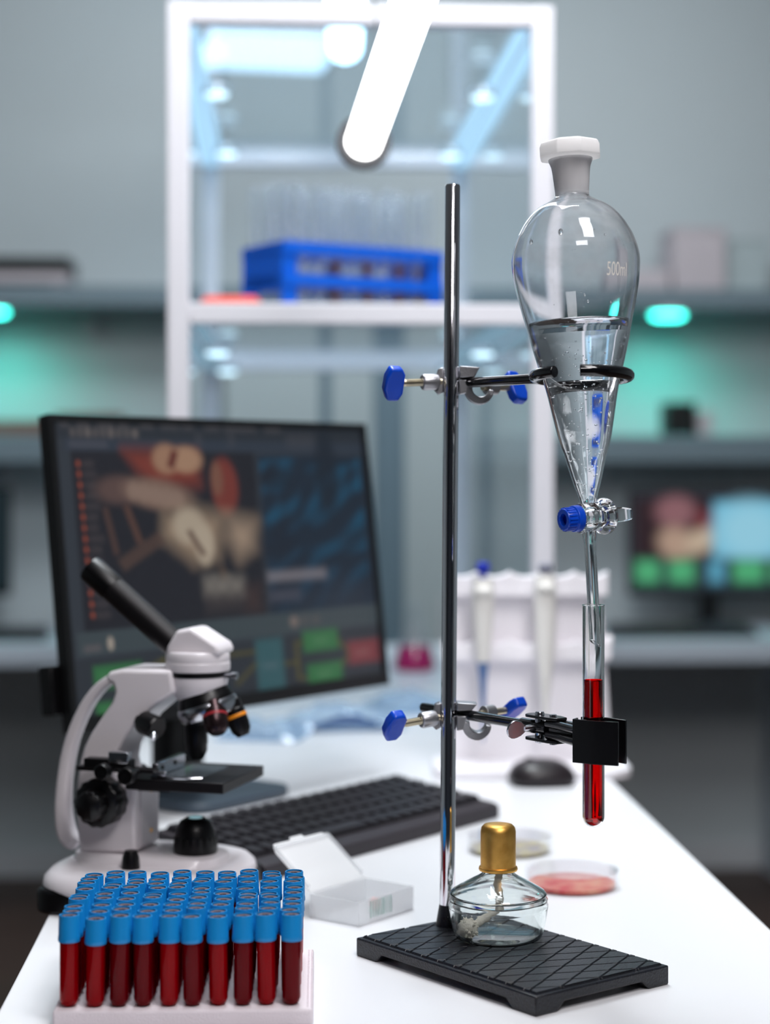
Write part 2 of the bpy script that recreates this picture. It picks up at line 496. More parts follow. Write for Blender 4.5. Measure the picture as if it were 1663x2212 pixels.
p0 = onY(1330, 545, 5.55); p1 = onY(1450, 500, 5.55)
t = thing('carton', 'pale grey carton on the upper shelf beside the glass funnel', 'box', (onY(1505, 500, 5.6).x, 5.66, zs))
MB().box((0, 0, 0.088), (0.16, 0.2, 0.176)).build('body', M['boxgrey'], t, bevel=0.004)
MB().box((0, 0, 0.182), (0.168, 0.208, 0.012)).build('lid', M['boxgrey'], t, bevel=0.003)
t = thing('carton', 'darker grey carton on the upper shelf at the right end', 'box', (onY(1612, 500, 5.6).x, 5.69, zs))
MB().box((0, 0, 0.075), (0.135, 0.18, 0.150)).build('body', M['locker'], t, bevel=0.004)
MB().box((0, 0, 0.154), (0.142, 0.187, 0.010)).build('lid', M['locker'], t, bevel=0.003)
t = thing('carton', 'low flat grey carton lying on the upper shelf against the funnel', 'box', (onY(1400, 500, 5.6).x, 5.66, zs))
MB().box((0, 0, 0.03), (0.12, 0.2, 0.06)).build('body', M['boxgrey'], t, bevel=0.004)
t = thing('equipment_case', 'flat black equipment case lying on the upper shelf over the monitor', 'case', (onY(20, 580, 5.6).x, 5.66, zs))
MB().box((0, 0, 0.025), (0.36, 0.2, 0.030)).build('body', M['boxgrey'], t, bevel=0.004)
MB().box((0, 0, 0.063), (0.37, 0.21, 0.046)).build('lid', M['boxblack'], t, bevel=0.006)
for sx in (-0.15, 0.15):
    MB().box((sx, 0, 0.010), (0.03, 0.18, 0.020)).build('foot', M['boxgrey'], t)
t = thing('storage_box', 'small black box on the lower shelf behind the funnel', 'box', (onY(1470, 880, 5.6).x, 5.64, zl))
MB().box((0, 0, 0.047), (0.088, 0.12, 0.094)).build('body', M['boxblack'], t, bevel=0.006)
MB().box((0, 0, 0.098), (0.092, 0.124, 0.010)).build('lid', M['boxblack'], t, bevel=0.003)
t = thing('storage_box', 'pale box standing next to the small black box on the lower shelf', 'box', (onY(1524, 880, 5.6).x, 5.66, zl))
MB().box((0, 0, 0.04), (0.05, 0.12, 0.08)).build('body', M['boxgrey'], t, bevel=0.004)
t = thing('carton', 'brown carton on the lower shelf above the monitor', 'box', (onY(190, 920, 5.6).x, 5.66, zl))
MB().box((0, 0, 0.03), (0.19, 0.16, 0.06)).build('body', M['boxbrown'], t, bevel=0.004)
MB().box((0, 0, 0.0625), (0.194, 0.164, 0.005)).build('lid', M['boxbrown'], t)
t = thing('carton', 'long low tan carton on the lower shelf at the photo\'s left edge', 'box', (onY(35, 920, 5.6).x, 5.66, zl))
MB().box((0, 0, 0.019), (0.22, 0.16, 0.038)).build('body', M['boxbrown'], t, bevel=0.004)
MB().box((0, 0, 0.0405), (0.224, 0.164, 0.005)).build('lid', M['boxbrown'], t)

ZD = onY(60, 1396, 5.1).z
for x0, x1, lab in ((-3.3, onY(330, 1400, 5.3).x, 'pale grey desk along the back wall behind the monitor'),
                    (onY(1180, 1400, 5.3).x, onY(1648, 1400, 5.8).x+0.045, 'pale grey desk along the back wall behind the test tube')):
    t = thing('desk', lab, 'table', ((x0+x1)/2, 5.46, 0), 0, 'desks along the back wall')
    MB().box((0, 0, ZD-0.0275), (x1-x0, 0.72, 0.055)).build('desk_top', M['desk'], t, bevel=0.004)
    for s in (-1, 1):
        MB().box((s*((x1-x0)/2-0.025), 0.02, (ZD-0.055)/2), (0.04, 0.66, ZD-0.055)).build('side_panel', M['desk'], t, bevel=0.003)

# tall cupboard seen through the glass cabinet
t = thing('storage_cupboard', 'tall pale grey cupboard seen through the glass cabinet', 'cupboard', (onY(727, 900, 5.5).x, 5.62, 0))
wv = onY(966, 900, 5.5).x-onY(492, 900, 5.5).x; hv = onY(700, 770, 5.45).z
MB().box((0, 0, hv/2), (wv, 0.42, hv)).build('body', M['lockergap'], t, bevel=0.004)
for k, (a, b) in enumerate(((0.0, 0.42), (0.47, 0.66), (0.80, 1.0))):
    dd = MB().box(((a+b)/2*wv-wv/2, -0.219, hv/2+0.03), ((b-a)*wv, 0.018, hv-0.1)).build('door', M['locker'], t, bevel=0.003)
    MB().box((a*wv-wv/2+(b-a)*wv*0.85, -0.236, hv*0.52), (0.012, 0.016, 0.14)).build('handle', M['edge'], dd)


# ------------------------------------------------------------------ display contents
def soft(U, V, pts, col, img, blur=0.006, op=1.0):
    """soft polygon in screen coordinates"""
    n = len(pts); ins = np.zeros(U.shape, bool); dist = np.full(U.shape, 9.0)
    for i in range(n):
        x0, y0 = pts[i]; x1, y1 = pts[(i+1) % n]
        c = ((y0 > V) != (y1 > V))
        xi = (x1-x0)*(V-y0)/((y1-y0) if abs(y1-y0) > 1e-9 else 1e-9)+x0
        ins ^= c & (U < xi)
        dx, dy = x1-x0, y1-y0; l2 = dx*dx+dy*dy+1e-12
        s = np.clip(((U-x0)*dx+(V-y0)*dy)/l2, 0, 1)
        dist = np.minimum(dist, np.hypot(U-x0-s*dx, (V-y0-s*dy)*0.6))
    sd = np.where(ins, dist, -dist)
    w = np.clip(0.5+sd/blur/2, 0, 1)*op
    img[:] = img*(1-w[..., None])+np.array(lin(col))*w[..., None]


def rect(U, V, u0, v0, u1, v1, col, img, blur=0.003, op=1.0):
    soft(U, V, [(u0, v0), (u1, v0), (u1, v1), (u0, v1)], col, img, blur, op)


def line(U, V, a, b, w, col, img, op=1.0):
    dx, dy = b[0]-a[0], b[1]-a[1]; l = math.hypot(dx, dy) or 1; nx, ny = -dy/l*w, dx/l*w
    soft(U, V, [(a[0]+nx, a[1]+ny), (b[0]+nx, b[1]+ny), (b[0]-nx, b[1]-ny), (a[0]-nx, a[1]-ny)], col, img, 0.004, op)


def ell(U, V, c, rx, ry, col, img, blur=0.25, op=1.0, ang=0.0):
    x, y = U-c[0], (V-c[1])*0.6
    ca, sa = cos(ang), sin(ang); x, y = x*ca+y*sa, -x*sa+y*ca
    q = np.sqrt((x/rx)**2+(y/(ry*0.6))**2); w = np.clip((1-q)/blur+0.5, 0, 1)*op
    img[:] = img*(1-w[..., None])+np.array(lin(col))*w[..., None]


def crop_uv(cx, cy):
    """display coordinates from positions read off the photograph's view of the turned screen"""
    xl = 60+(cy-60)*0.063; xr = 1500+(cy-105)*0.088
    s = (cx-xl)/(xr-xl); u = s*2.29/(s*2.29+(1-s)*1.86)
    yt = 60+(cx-60)*0.031; yb = 1480-(cx-150)*0.1655
    return u, (cy-yt)/(yb-yt)


def near_display(nu, nv):
    U, V = np.meshgrid(np.linspace(0, 1, nu+1), np.linspace(0, 1, nv+1))
    img = np.zeros(U.shape+(3,)); img[:] = lin((58, 66, 76))
    # the layout below is measured over the whole casing, foreshortening included: bring it onto the flat panel
    U, V = (U*(wM-0.016)+0.008)/wM, (V*(0.323-0.024)+0.008)/0.323
    for _ in range(2):
        U = U*2.29/(U*2.29+(1-U)*1.86)
    Q = crop_uv
    def poly(pts, col, blur=0.02, op=1.0): soft(U, V, [Q(*p) for p in pts], col, img, blur, op)
    rng = random.Random(3)
    rect(U, V, 0, 0, 1, 0.075, (48, 56, 66), img)
    rect(U, V, 0.06, 0.075, 1, 0.115, (56, 68, 84), img)
    for i, u in enumerate((0.05, 0.115, 0.19, 0.265, 0.34, 0.41, 0.48, 0.55, 0.61, 0.67, 0.73)):
        rect(U, V, u, 0.018, u+0.028+0.012*(i % 3), 0.034, (112, 108, 112), img, 0.01, 0.8)
    for i in range(9):
        u = 0.088+0.028*i; rect(U, V, u, 0.046, u+0.012, 0.064, (176, 162, 156), img, 0.008, 0.5+0.3*(i % 3 == 2))
    rect(U, V, 0.08, 0.088, 0.215, 0.099, (104, 104, 116), img, 0.008, 0.8)
    for u in (0.52, 0.62, 0.79, 0.81, 0.83, 0.85):
        rect(U, V, u, 0.05, u+0.012, 0.09, (92, 92, 100), img, 0.01, 0.6)
    rect(U, V, 0.08, 0.115, 0.69, 0.69, (30, 31, 41), img)
    poly([(400, 222), (740, 230), (755, 380), (560, 392), (470, 320)], (152, 66, 50), 0.02)
    ell(U, V, Q(600, 262), 0.045, 0.05, (196, 150, 120), img, 0.5); ell(U, V, Q(690, 265), 0.05, 0.045, (206, 162, 130), img, 0.5)
    line(U, V, Q(640, 225), Q(620, 300), 0.012, (120, 50, 40), img)
    ell(U, V, Q(865, 385), 0.04, 0.1, (146, 62, 50), img, 0.35); ell(U, V, Q(830, 350), 0.018, 0.06, (150, 100, 80), img, 0.5)
    ell(U, V, Q(390, 400), 0.09, 0.045, (112, 86, 80), img, 0.7); ell(U, V, Q(560, 420), 0.11, 0.05, (158, 128, 112), img, 0.6, ang=0.1)
    for i in range(5): ell(U, V, Q(450+50*i, 405+10*i), 0.022, 0.03, (178, 150, 134), img, 0.6, 0.7)
    poly([(590, 520), (690, 490), (850, 515), (830, 690), (720, 715), (640, 650), (585, 610)], (190, 164, 138), 0.03)
    ell(U, V, Q(700, 560), 0.05, 0.06, (218, 200, 176), img, 0.6); ell(U, V, Q(770, 640), 0.03, 0.07, (222, 204, 180), img, 0.5)
    line(U, V, Q(700, 580), Q(770, 690), 0.008, (120, 92, 76), img)
    poly([(890, 520), (1000, 540), (1000, 650), (930, 700), (880, 610)], (196, 170, 146), 0.03)
    line(U, V, Q(320, 480), Q(372, 690), 0.010, (92, 66, 58), img); line(U, V, Q(415, 470), Q(480, 640), 0.011, (104, 72, 60), img)
    line(U, V, Q(390, 740), Q(580, 610), 0.022, (100, 76, 66), img, 0.8)
    line(U, V, Q(850, 740), Q(860, 800), 0.01, (110, 88, 70), img, 0.7)
    for x, w in ((790, 0.012), (848, 0.018), (915, 0.016)): rect(U, V, Q(x, 800)[0]-w, Q(x, 795)[1], Q(x, 800)[0]+w, Q(x, 860)[1], (176, 168, 158), img, 0.02, 0.85)
    rect(U, V, Q(780, 890)[0], Q(780, 875)[1], Q(930, 890)[0], Q(930, 915)[1], (74, 66, 66), img, 0.02)
    poly([(955, 830), (1020, 820), (1025, 930), (960, 935)], (82, 60, 56), 0.02, 0.8)
    for i in range(15):
        cx, cy = 200+i*4.0, 283+i*48.2
        ell(U, V, Q(cx, cy), 0.0062, 0.010, (206, 94, 58), img, 0.7, 0.9); u, v = Q(cx+22, cy)
        rect(U, V, u, v-0.005, u+0.032+0.02*rng.random(), v+0.006, (92, 82, 84), img, 0.008, 0.8)
    rect(U, V, 0.70, 0.125, 0.985, 0.70, (26, 46, 66), img)
    yy = np.zeros(U.shape)
    for k in range(16):
        fu, fv, ph = rng.uniform(6, 26), rng.uniform(14, 60), rng.uniform(0, 6.3); yy += np.sin(U*fu*3+V*fv+ph+1.6*np.sin(U*23+k)+1.2*np.sin(V*19+k*2))
    yy = (yy-yy.min())/(yy.max()-yy.min()); msk = ((U > 0.705) & (U < 0.98) & (V > 0.13) & (V < 0.69))
    w = np.where(msk, np.clip((yy-0.42)*2.6, 0, 1)*np.clip((0.75-V)*2.2, 0.1, 1), 0)[..., None]
    img[:] = img*(1-w)+np.array(lin((22, 96, 132)))*w
    ell(U, V, Q(1330, 330), 0.03, 0.16, (24, 38, 54), img, 0.6, 0.85); ell(U, V, Q(1100, 350), 0.045, 0.035, (22, 36, 52), img, 0.6, 0.7); ell(U, V, Q(1100, 640), 0.05, 0.07, (26, 40, 58), img, 0.7, 0.8)
    rect(U, V, Q(1060, 790)[0], Q(1060, 765)[1], Q(1320, 770)[0], Q(1060, 800)[1], (158, 152, 160), img, 0.01)
    rect(U, V, Q(1070, 870)[0], Q(1070, 850)[1], Q(1200, 850)[0], Q(1070, 885)[1], (104, 104, 120), img, 0.012, 0.7)
    rect(U, V, 0.05, 0.69, 1, 0.765, (74, 88, 94), img)
    for x, v in ((1175, 0.725), (1225, 0.725), (1275, 0.725)): ell(U, V, (Q(x, 970)[0], v), 0.012, 0.02, (150, 134, 128) if x < 1200 else (96, 98, 100), img, 0.5)
    rect(U, V, 0.075, 0.735, 0.135, 0.75, (120, 112, 116), img, 0.006); ell(U, V, (0.172, 0.733), 0.011, 0.022, (206, 194, 180), img, 0.4)
    rect(U, V, 0.03, 0.775, 1, 0.99, (50, 57, 66), img)
    yel = (112, 104, 40)
    for a, b in (((0.28, 0.83), (0.36, 0.80)), ((0.44, 0.815), (0.65, 0.815)), ((0.58, 0.92), (0.65, 0.85)), ((0.72, 0.87), (0.765, 0.87)), ((0.765, 0.80), (0.765, 0.93)), ((0.765, 0.80), (0.79, 0.80)), ((0.765, 0.93), (0.79, 0.93)), ((0.875, 0.80), (0.91, 0.86)), ((0.875, 0.92), (0.91, 0.86)), ((0.35, 0.80), (0.35, 0.86))):
        line(U, V, a, b, 0.004, yel, img)
    for a in ((0.10, 0.80, 0.275, 0.875), (0.37, 0.79, 0.44, 0.85), (0.10, 0.915, 0.275, 0.975), (0.785, 0.765, 0.88, 0.84), (0.79, 0.885, 0.885, 0.96)):
        rect(U, V, *a, (58, 138, 78), img, 0.006); rect(U, V, a[0]+0.03, (a[1]+a[3])/2-0.008, a[2]-0.03, (a[1]+a[3])/2+0.008, (110, 170, 120), img, 0.006, 0.6)
    rect(U, V, 0.645, 0.775, 0.725, 0.955, (62, 112, 120), img, 0.006); rect(U, V, 0.665, 0.862, 0.705, 0.876, (98, 128, 138), img, 0.006)
    rect(U, V, 0.905, 0.82, 0.985, 0.905, (152, 62, 68), img, 0.006); rect(U, V, 0.925, 0.858, 0.96, 0.872, (190, 130, 130), img, 0.006, 0.6)
    return img


def far_display(nu, nv):
    U, V = np.meshgrid(np.linspace(0, 1, nu+1), np.linspace(0, 1, nv+1))
    img = np.zeros(U.shape+(3,)); img[:] = lin((44, 48, 58))
    rect(U, V, 0.03, 0.06, 0.5, 0.66, (46, 26, 32), img)
    ell(U, V, (0.27, 0.2), 0.12, 0.16, (150, 104, 110), img, 0.6); rect(U, V, 0.40, 0.2, 0.5, 0.42, (122, 34, 42), img, 0.02)
    ell(U, V, (0.27, 0.52), 0.11, 0.16, (190, 160, 140), img, 0.6, ang=0.5); ell(U, V, (0.42, 0.5), 0.10, 0.12, (206, 184, 160), img, 0.6, ang=-0.5)
    rect(U, V, 0.50, 0.10, 1.0, 0.66, (120, 204, 236), img, 0.02); ell(U, V, (0.72, 0.4), 0.2, 0.3, (160, 222, 244), img, 0.8)
    rect(U, V, 0.0, 0.70, 1, 1, (40, 54, 62), img)
    for a, b in ((0.03, 0.17), (0.23, 0.38), (0.62, 0.8), (0.86, 0.97)):
        rect(U, V, a, 0.70, b, 0.92, (84, 186, 128), img, 0.02)
    rect(U, V, 0.47, 0.70, 0.56, 0.92, (96, 176, 206), img, 0.02)
    return img


def display(name, w, h, img, mat, parent, m):
    nv, nu = img.shape[0]-1, img.shape[1]-1
    vs = [((i/nu-0.5)*w, (0.5-j/nv)*h, 0) for j in range(nv+1) for i in range(nu+1)]
    fs = [(j*(nu+1)+i, (j+1)*(nu+1)+i, (j+1)*(nu+1)+i+1, j*(nu+1)+i+1) for j in range(nv) for i in range(nu)]
    o = MB().add(vs, fs, m).build(name, mat, parent, smooth=0)
    at = o.data.attributes.new('display', 'FLOAT_COLOR', 'POINT')
    at.data.foreach_set('color', np.concatenate([img.reshape(-1, 3), np.ones((img.shape[0]*img.shape[1], 1))], 1).astype(np.float32).ravel())
    return o


def monitor(label, loc, rot, w, h, lift, tilt, img, mat, standshift=0.08, hub=False, group=None):
    """local x across the screen, y away behind it, z up from the table"""
    t = thing('computer_monitor', label, 'monitor', loc, rot, group)
    c = Vector((0, 0, lift+h/2)); T = Matrix.Translation(c) @ Matrix.Rotation(-tilt, 4, 'X')
    MB().box((0, 0.007, 0), (w, 0.012, h), T).build('casing', M['bezel'], t, bevel=0.002)
    MB().box((0, 0.022, -h*0.05), (w*0.72, 0.020, h*0.62), T).build('rear_shell', M['bezel'], t, bevel=0.006)
    fr = MB()
    for s in (-1, 1):
        fr.box((s*(w/2-0.004), -0.0005, 0), (0.008, 0.006, h), T)
    fr.box((0, -0.0005, h/2-0.004), (w-0.016, 0.006, 0.008), T); fr.box((0, -0.0005, -h/2+0.008), (w-0.016, 0.006, 0.016), T)
    fr.build('bezel', M['bezel'], t)
    Q = T @ Matrix(((1, 0, 0, 0), (0, 0, 1, -0.0002), (0, 1, 0, 0.004), (0, 0, 0, 1)))
    display('screen', w-0.016, h-0.024, img, mat, t, Q)
    MB().tube([(0, standshift, 0.012), (0, standshift, lift+h*0.5)], 0.030, 20).build('stand_column', M['bezel'], t)
    MB().box((0, standshift*0.55, lift+h*0.5), (0.09, standshift*0.9, 0.09)).build('mount', M['bezel'], t, bevel=0.004)
    MB().prism(rrect(0.17, 0.135, 0.03, cy=standshift*0.5), 0, 0.012).build('stand_base', M['standm'], t, bevel=0.003)
    if hub:
        MB().box((-w/2+0.004, 0.021, -h*0.36), (0.03, 0.018, 0.05), T).build('port_hub', M['blackplastic'], t, bevel=0.002)
    return t


# main monitor: left and right edges read off the photograph
EL, ER = Vector((-0.3275, 1.86)), Vector((-0.0115, 2.29))
mid = (EL+ER)/2; wM = (ER-EL).length; angM = math.atan2(ER.y-EL.y, ER.x-EL.x)
monitor('large black desktop monitor showing dark analysis software, standing behind the microscope', W(mid.x, mid.y, 0), angM-A, wM, 0.323, 0.112-0.004, R(6.5), near_display(260, 150), M['screen'], 0.085, True)
pm = onY(1545, 1170, 5.6)
fd = far_display(60, 34)
monitor('far monitor with a bright blue window, on the desk behind the test tube', (pm.x, 5.62, ZD), 0, 0.53, 0.325, onY(1500, 1287, 5.6).z-ZD, 0, fd, M['screen2'], 0.07, False, 'monitors on the back desks')
pm = onY(-172, 1170, 5.6)
monitor('far monitor cut by the photo\'s left edge, on the back desk', (pm.x, 5.62, ZD), 0, 0.53, 0.325, onY(0, 1287, 5.6).z-ZD, 0, fd*0.0+np.array(lin((16, 36, 42))), M['screen2'], 0.07, False, 'monitors on the back desks')


def keyboard(label, loc, rot, w, d, rise, rows, cols, group=None):
    """local x along the keyboard, y from the user's edge to the back, z up"""
    t = thing('keyboard', label, 'keyboard', loc, rot, group)
    prof = [(0, 0.001), (0, 0.013), (0.006, 0.016), (d-0.004, 0.016+rise), (d, 0.012+rise), (d, 0.001), (0.001, 0.0)]
    MB().loft([[(x, y, z) for y, z in prof] for x in (-w/2, w/2)]).build('body', M['kbody'], t, bevel=0.002)
    sl = rise/d
    def kz(y): return 0.0163+(y-0.006)*sl*(d/(d-0.01))
    pitchx, pitchy = (w-0.014)/cols, (d-0.026)/rows
    def key(name, kw):
        a, b = kw*pitchx/2-0.0012, pitchy/2-0.0012
        rings = [[(sx*(a-i), sy*(b-i), h) for sx, sy in ((-1, -1), (1, -1), (1, 1), (-1, 1))] for i, h in ((0, 0), (0.0006, 0.002), (0.0022, 0.0058))]
        return MB().loft(rings).build(name, M['key'], t, smooth=20)
    proto = {}
    def place(kw, x, y):
        if kw not in proto:
            o = proto[kw] = key('key', kw)
        else:
            o = proto[kw].copy(); COL.objects.link(o); o.parent = t
        o.location = (x, y, kz(y)); o.rotation_euler = (math.atan(sl), 0, 0)
    for r in range(rows):
        y = 0.018+pitchy*(r+0.5); widths = [1]*cols
        if r == 0 and cols > 10:
            widths = [1, 1, 1, 6]+[1]*(cols-9)
        x = -w/2+0.007
        for kw in widths:
            place(kw, x+kw*pitchx/2, y); x += kw*pitchx
    return t


kr = W(0.121, 1.986); kl = W(-0.107, 1.682)
kc = (kr+kl)/2; ka = math.atan2((kr-kl).y, (kr-kl).x)
keyboard('black desktop keyboard on the white bench between microscope and retort stand', (kc.x, kc.y, TZ), ka, 0.385, 0.142, 0.014, 5, 19)
for px, lab in ((1472, 'dark keyboard on the back desk under the blue-lit monitor'), (-60, 'dark keyboard on the back desk at the photo\'s left edge')):
    q = onY(px, 1380, 5.3)
    keyboard(lab, (q.x, 5.24, ZD), 0, 0.42, 0.13, 0.012, 4, 8, 'keyboards on the back desks')

# ------------------------------------------------------------------ glass cabinet on the bench
YF, YB = 2.55, 3.79
xl0, xr0 = onY(361, 300, YF).x, onY(1197, 300, YF).x
zt, zm, zb = onY(700, 6, YF).z, onY(700, 655, YF).z, TZ
pw = 0.030
cab = thing('glass_cabinet', 'tall white-framed glass shelf cabinet standing on the far half of the bench', 'cabinet', ((xl0+xr0)/2, YF, TZ))
hw = (xr0-xl0)/2; D = YB-YF; ht, hm = zt-TZ, zm-TZ
for sx in (-1, 1):
    for y in (pw/2, D-pw/2):
        MB().box((sx*(hw-pw/2), y, ht/2), (pw, pw, ht)).build('post', M['profile'], cab, bevel=0.002)
for z in (ht, hm):
    for y in (pw/2, D-pw/2):
        MB().box((0, y, z-0.014), (2*hw-2*pw, pw, 0.028)).build('cross_rail', M['profile'], cab, bevel=0.002)
    for sx in (-1, 1):
        MB().box((sx*(hw-pw/2), D/2, z-0.014), (pw*0.8, D-2*pw, 0.026)).build('side_rail', M['profile'], cab, bevel=0.002)
for z, nm in ((ht-0.006, 'top_pane'), (hm-0.005, 'shelf_pane')):
    MB().box((0, D/2, z), (2*hw-2*pw-0.002, D-2*pw-0.002, 0.006)).build(nm, M['pane'], cab)
for sx in (-1, 1):
    MB().box((sx*(hw-0.012), D/2, ht/2), (0.005, D-2*pw-0.002, ht-0.08)).build('side_pane', M['pane'], cab)
for sx in (-1, 1):
    for y in (0.42, 0.98):
        for z in (ht, hm):
            ck = MB().lathe([(0, 0), (0.022, 0), (0.022, -0.010), (0.019, -0.012), (0, -0.012)], 20, Matrix.Translation((sx*(hw-pw-0.024), y, z-0.030))).build('spot_housing', M['clip'], cab)
            MB().lathe([(0, -0.0122), (0.018, -0.0122), (0.016, -0.017), (0, -0.019)], 20, Matrix.Translation((sx*(hw-pw-0.024), y, z-0.030))).build('spot_lens', M['spot'], ck)
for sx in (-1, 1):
    for z, m_ in ((ht, 'strip'), (hm, 'striplow')):  # added glowing bands that make the side rails look lit pale blue
        MB().box((sx*(hw-pw-0.0015), D/2, z-0.014), (0.006, D-2*pw-0.01, 0.020)).build('rail_glow', M[m_], cab)
        MB().box((sx*(hw-pw/2), D/2, z-0.0285), (0.018, D-2*pw-0.01, 0.003)).build('rail_glow', M[m_], cab)

# blue rack with test tubes on the cabinet shelf
RC = Vector((-0.15, 2.75)); rl, rw = 0.285, 0.135; ra = R(32)
u2 = Vector((cos(ra), sin(ra))); v2 = Vector((-sin(ra), cos(ra)))
cen = RC+u2*rl/2+v2*rw/2
cw = W(cen.x, cen.y); cw.z = zm
rk = thing('test_tube_rack', 'blue plastic test tube rack on the glass cabinet shelf', 'rack', cw, ra-A)
NR, NC = 4, 10
for z, nm in ((0.112, 'upper_tier'), (0.064, 'lower_tier')):
    f = MB()
    for s in (-1, 1):
        f.box((0, s*(rw/2-0.002), z-0.009), (rl, 0.004, 0.018)); f.box((s*(rl/2-0.002), 0, z-0.009), (0.004, rw-0.008, 0.018))
    for i in range(1, NC):
        f.box((-rl/2+rl*i/NC, 0, z-0.004), (0.005, rw-0.008, 0.004))
    for j in range(1, NR):
        f.box((0, -rw/2+rw*j/NR, z-0.004), (rl-0.008, 0.005, 0.004))
    f.build(nm, M['rackblue'], rk)
for sx in (-1, 1):
    for sy in (-1, 1):
        MB().box((sx*(rl/2-0.012), sy*(rw/2-0.0065), 0.0525), (0.026, 0.005, 0.105)).build('leg', M['rackblue'], rk)
MB().box((0, 0, 0.002), (rl, rw, 0.004)).build('bottom_plate', M['rackblue'], rk)
for sx in (-1, 1):
    MB().box((sx*(rl/2-0.002), 0, 0.070), (0.004, rw*0.9, 0.060)).build('end_plate', M['rackblue'], rk)
tt = thing('test_tube', 'x', 'test tube', (0, 0, 0), 0, 'empty test tubes in the blue rack')
tp = [(0, 0), (0.0035, 0.0006), (0.0062, 0.003), (0.0075, 0.0075), (0.0075, 0.197), (0.0086, 0.199), (0.0080, 0.200)]
MB().lathe(shell(tp, 0.0009), 14, closed=True).build('glass', M['tubethin'], tt)
tf = thing('test_tube', 'x', 'test tube', (0, 0, 0), 0, 'filled test tubes in the blue rack')
MB().lathe(shell(tp, 0.0009), 14, closed=True).build('glass', M['tubethin'], tf)
MB().lathe([(0, 0.0012), (0.0045, 0.0025), (0.0064, 0.0075), (0.0064, 0.085), (0, 0.085)], 14).build('liquid', M['darkred'], tf)
filled = {(0, 0), (0, 3), (0, 5), (0, 7), (1, 9), (2, 4)}
first = {0: True, 1: True}
rown = ['front', 'second', 'third', 'back']
for j in range(NR):
    for i in range(NC):
        fl = (j, i) in filled
        lx, ly = -rl/2+rl*(i+0.5)/NC, -rw/2+rw*(j+0.5)/NR
        p = Mw(rk) @ Vector((lx, ly, 0.0042)); tl = (random.uniform(-0.03, 0.03), random.uniform(-0.03, 0.03), 0)
        lab = '%s test tube, %s from the left in the blue rack\'s %s row' % ('dark red filled' if fl else 'empty clear', ORD[i], rown[j])
        src = tf if fl else tt; k = int(fl)
        if first[k]:
            first[k] = False; o = src; o.location = p; o.rotation_euler = tl; o['label'] = lab
        else:
            o = dup(src, p, tl, lab)
q = W((500-CX)/F*2.635, 2.635); q.z = zm
t = thing('plastic_dish', 'flat orange red plastic dish lying on the cabinet shelf by the blue rack', 'dish', q, CAMR)
MB().prism(rrect(0.085, 0.06, 0.01), 0, 0.012).build('plate', M['orangered'], t, bevel=0.002)
MB().prism(rrect(0.075, 0.05, 0.008), 0.012, 0.016).build('rim', M['orangered'], t, bevel=0.002)

# ------------------------------------------------------------------ hanging lamps
def tube_lamp(label, p_end, p_near, r, mat, capscale):
    d = (p_end-p_near); ln = d.length
    t = thing('pendant_lamp', label, 'lamp', p_near, 0, None)
    m = axis_mat((0, 0, 0), d)
    prof = [(0, -r)]+[(r*sin(a), -r*cos(a)) for a in [pi/2*i/8 for i in range(1, 9)]]+[(r*cos(a), ln+r*sin(a)) for a in [pi/2*i/8 for i in range(0, 8)]]+[(0, ln+r)]
    MB().lathe(prof, 28, m).build('light_tube', mat, t)
    rc = r*capscale
    for z0, z1 in ((ln-r*0.1, ln+r*1.12), (-r*1.12, r*0.1)):
        a = z0 if z0 > 0 else z1; b = z1 if z0 > 0 else z0
        cup = [(r*1.02, a), (rc, a), (rc, a+(b-a)*0.45), (rc*0.75, b-(b-a)*0.12), (0, b), (0, b-(b-a)*0.04), (rc*0.72, b-(b-a)*0.16), (r*1.02, a+(b-a)*0.42)]
        MB().lathe(cup, 28, m, closed=True).build('end_cap', M['housing'], t)
    # a channel along the top that carries the tube
    up = Vector((0, 0, 1)); dn = d.normalized(); side = dn.cross(up).normalized(); tp_ = side.cross(dn)
    ch = [side*x+tp_*y for x, y in ((-r*0.5, r*0.9), (r*0.5, r*0.9), (r*0.5, r*1.5), (-r*0.5, r*1.5))]
    MB().loft([[c for c in ch], [c+d for c in ch]]).build('channel', M['housing'], t)
    for s in (0.15, 0.85):
        b = d*s+tp_*r*1.5
        MB().tube([b, Vector((b.x, b.y, 2.9-p_near.z))], 0.0012, 6).build('cable', M['cable'], t)
    return t


pe = P(786, 306, 2.20); pn = P(893, 0, 1.76)
pn2 = pe+(pn-pe)*1.9
tube_lamp('white tubular lamp hanging above the bench before the glass cabinet', pe, pn2, 0.0212, M['lamp'], 1.55)
pe = P(745, 100, 3.62); pn = P(748, -180, 2.85)
tube_lamp('small cool tubular lamp hanging over the glass cabinet top', pe, pn, 0.031, M['lampblue'], 1.04)
# flat panel light seen through the cabinet's glass top
t = thing('panel_light', 'flat pale blue panel light seen through the cabinet\'s glass top', 'light', (onY(580, 110, 5.0).x, 5.0, onY(580, 108, 5.0).z), R(8))
MB().box((0, 0, 0), (0.36, 0.46, 0.012)).build('diffuser', M['panel'], t)
f = MB()
for s in (-1, 1):
    f.box((s*0.187, 0, 0.004), (0.014, 0.488, 0.024)); f.box((0, s*0.237, 0.004), (0.36, 0.014, 0.024))
f.build('frame', M['profile'], t)
for s in (-1, 1):
    MB().tube([(s*0.187, 0, 0.016), (s*0.187, 0, 2.9-t.location.z)], 0.0015, 6).build('cable', M['cable'], t)

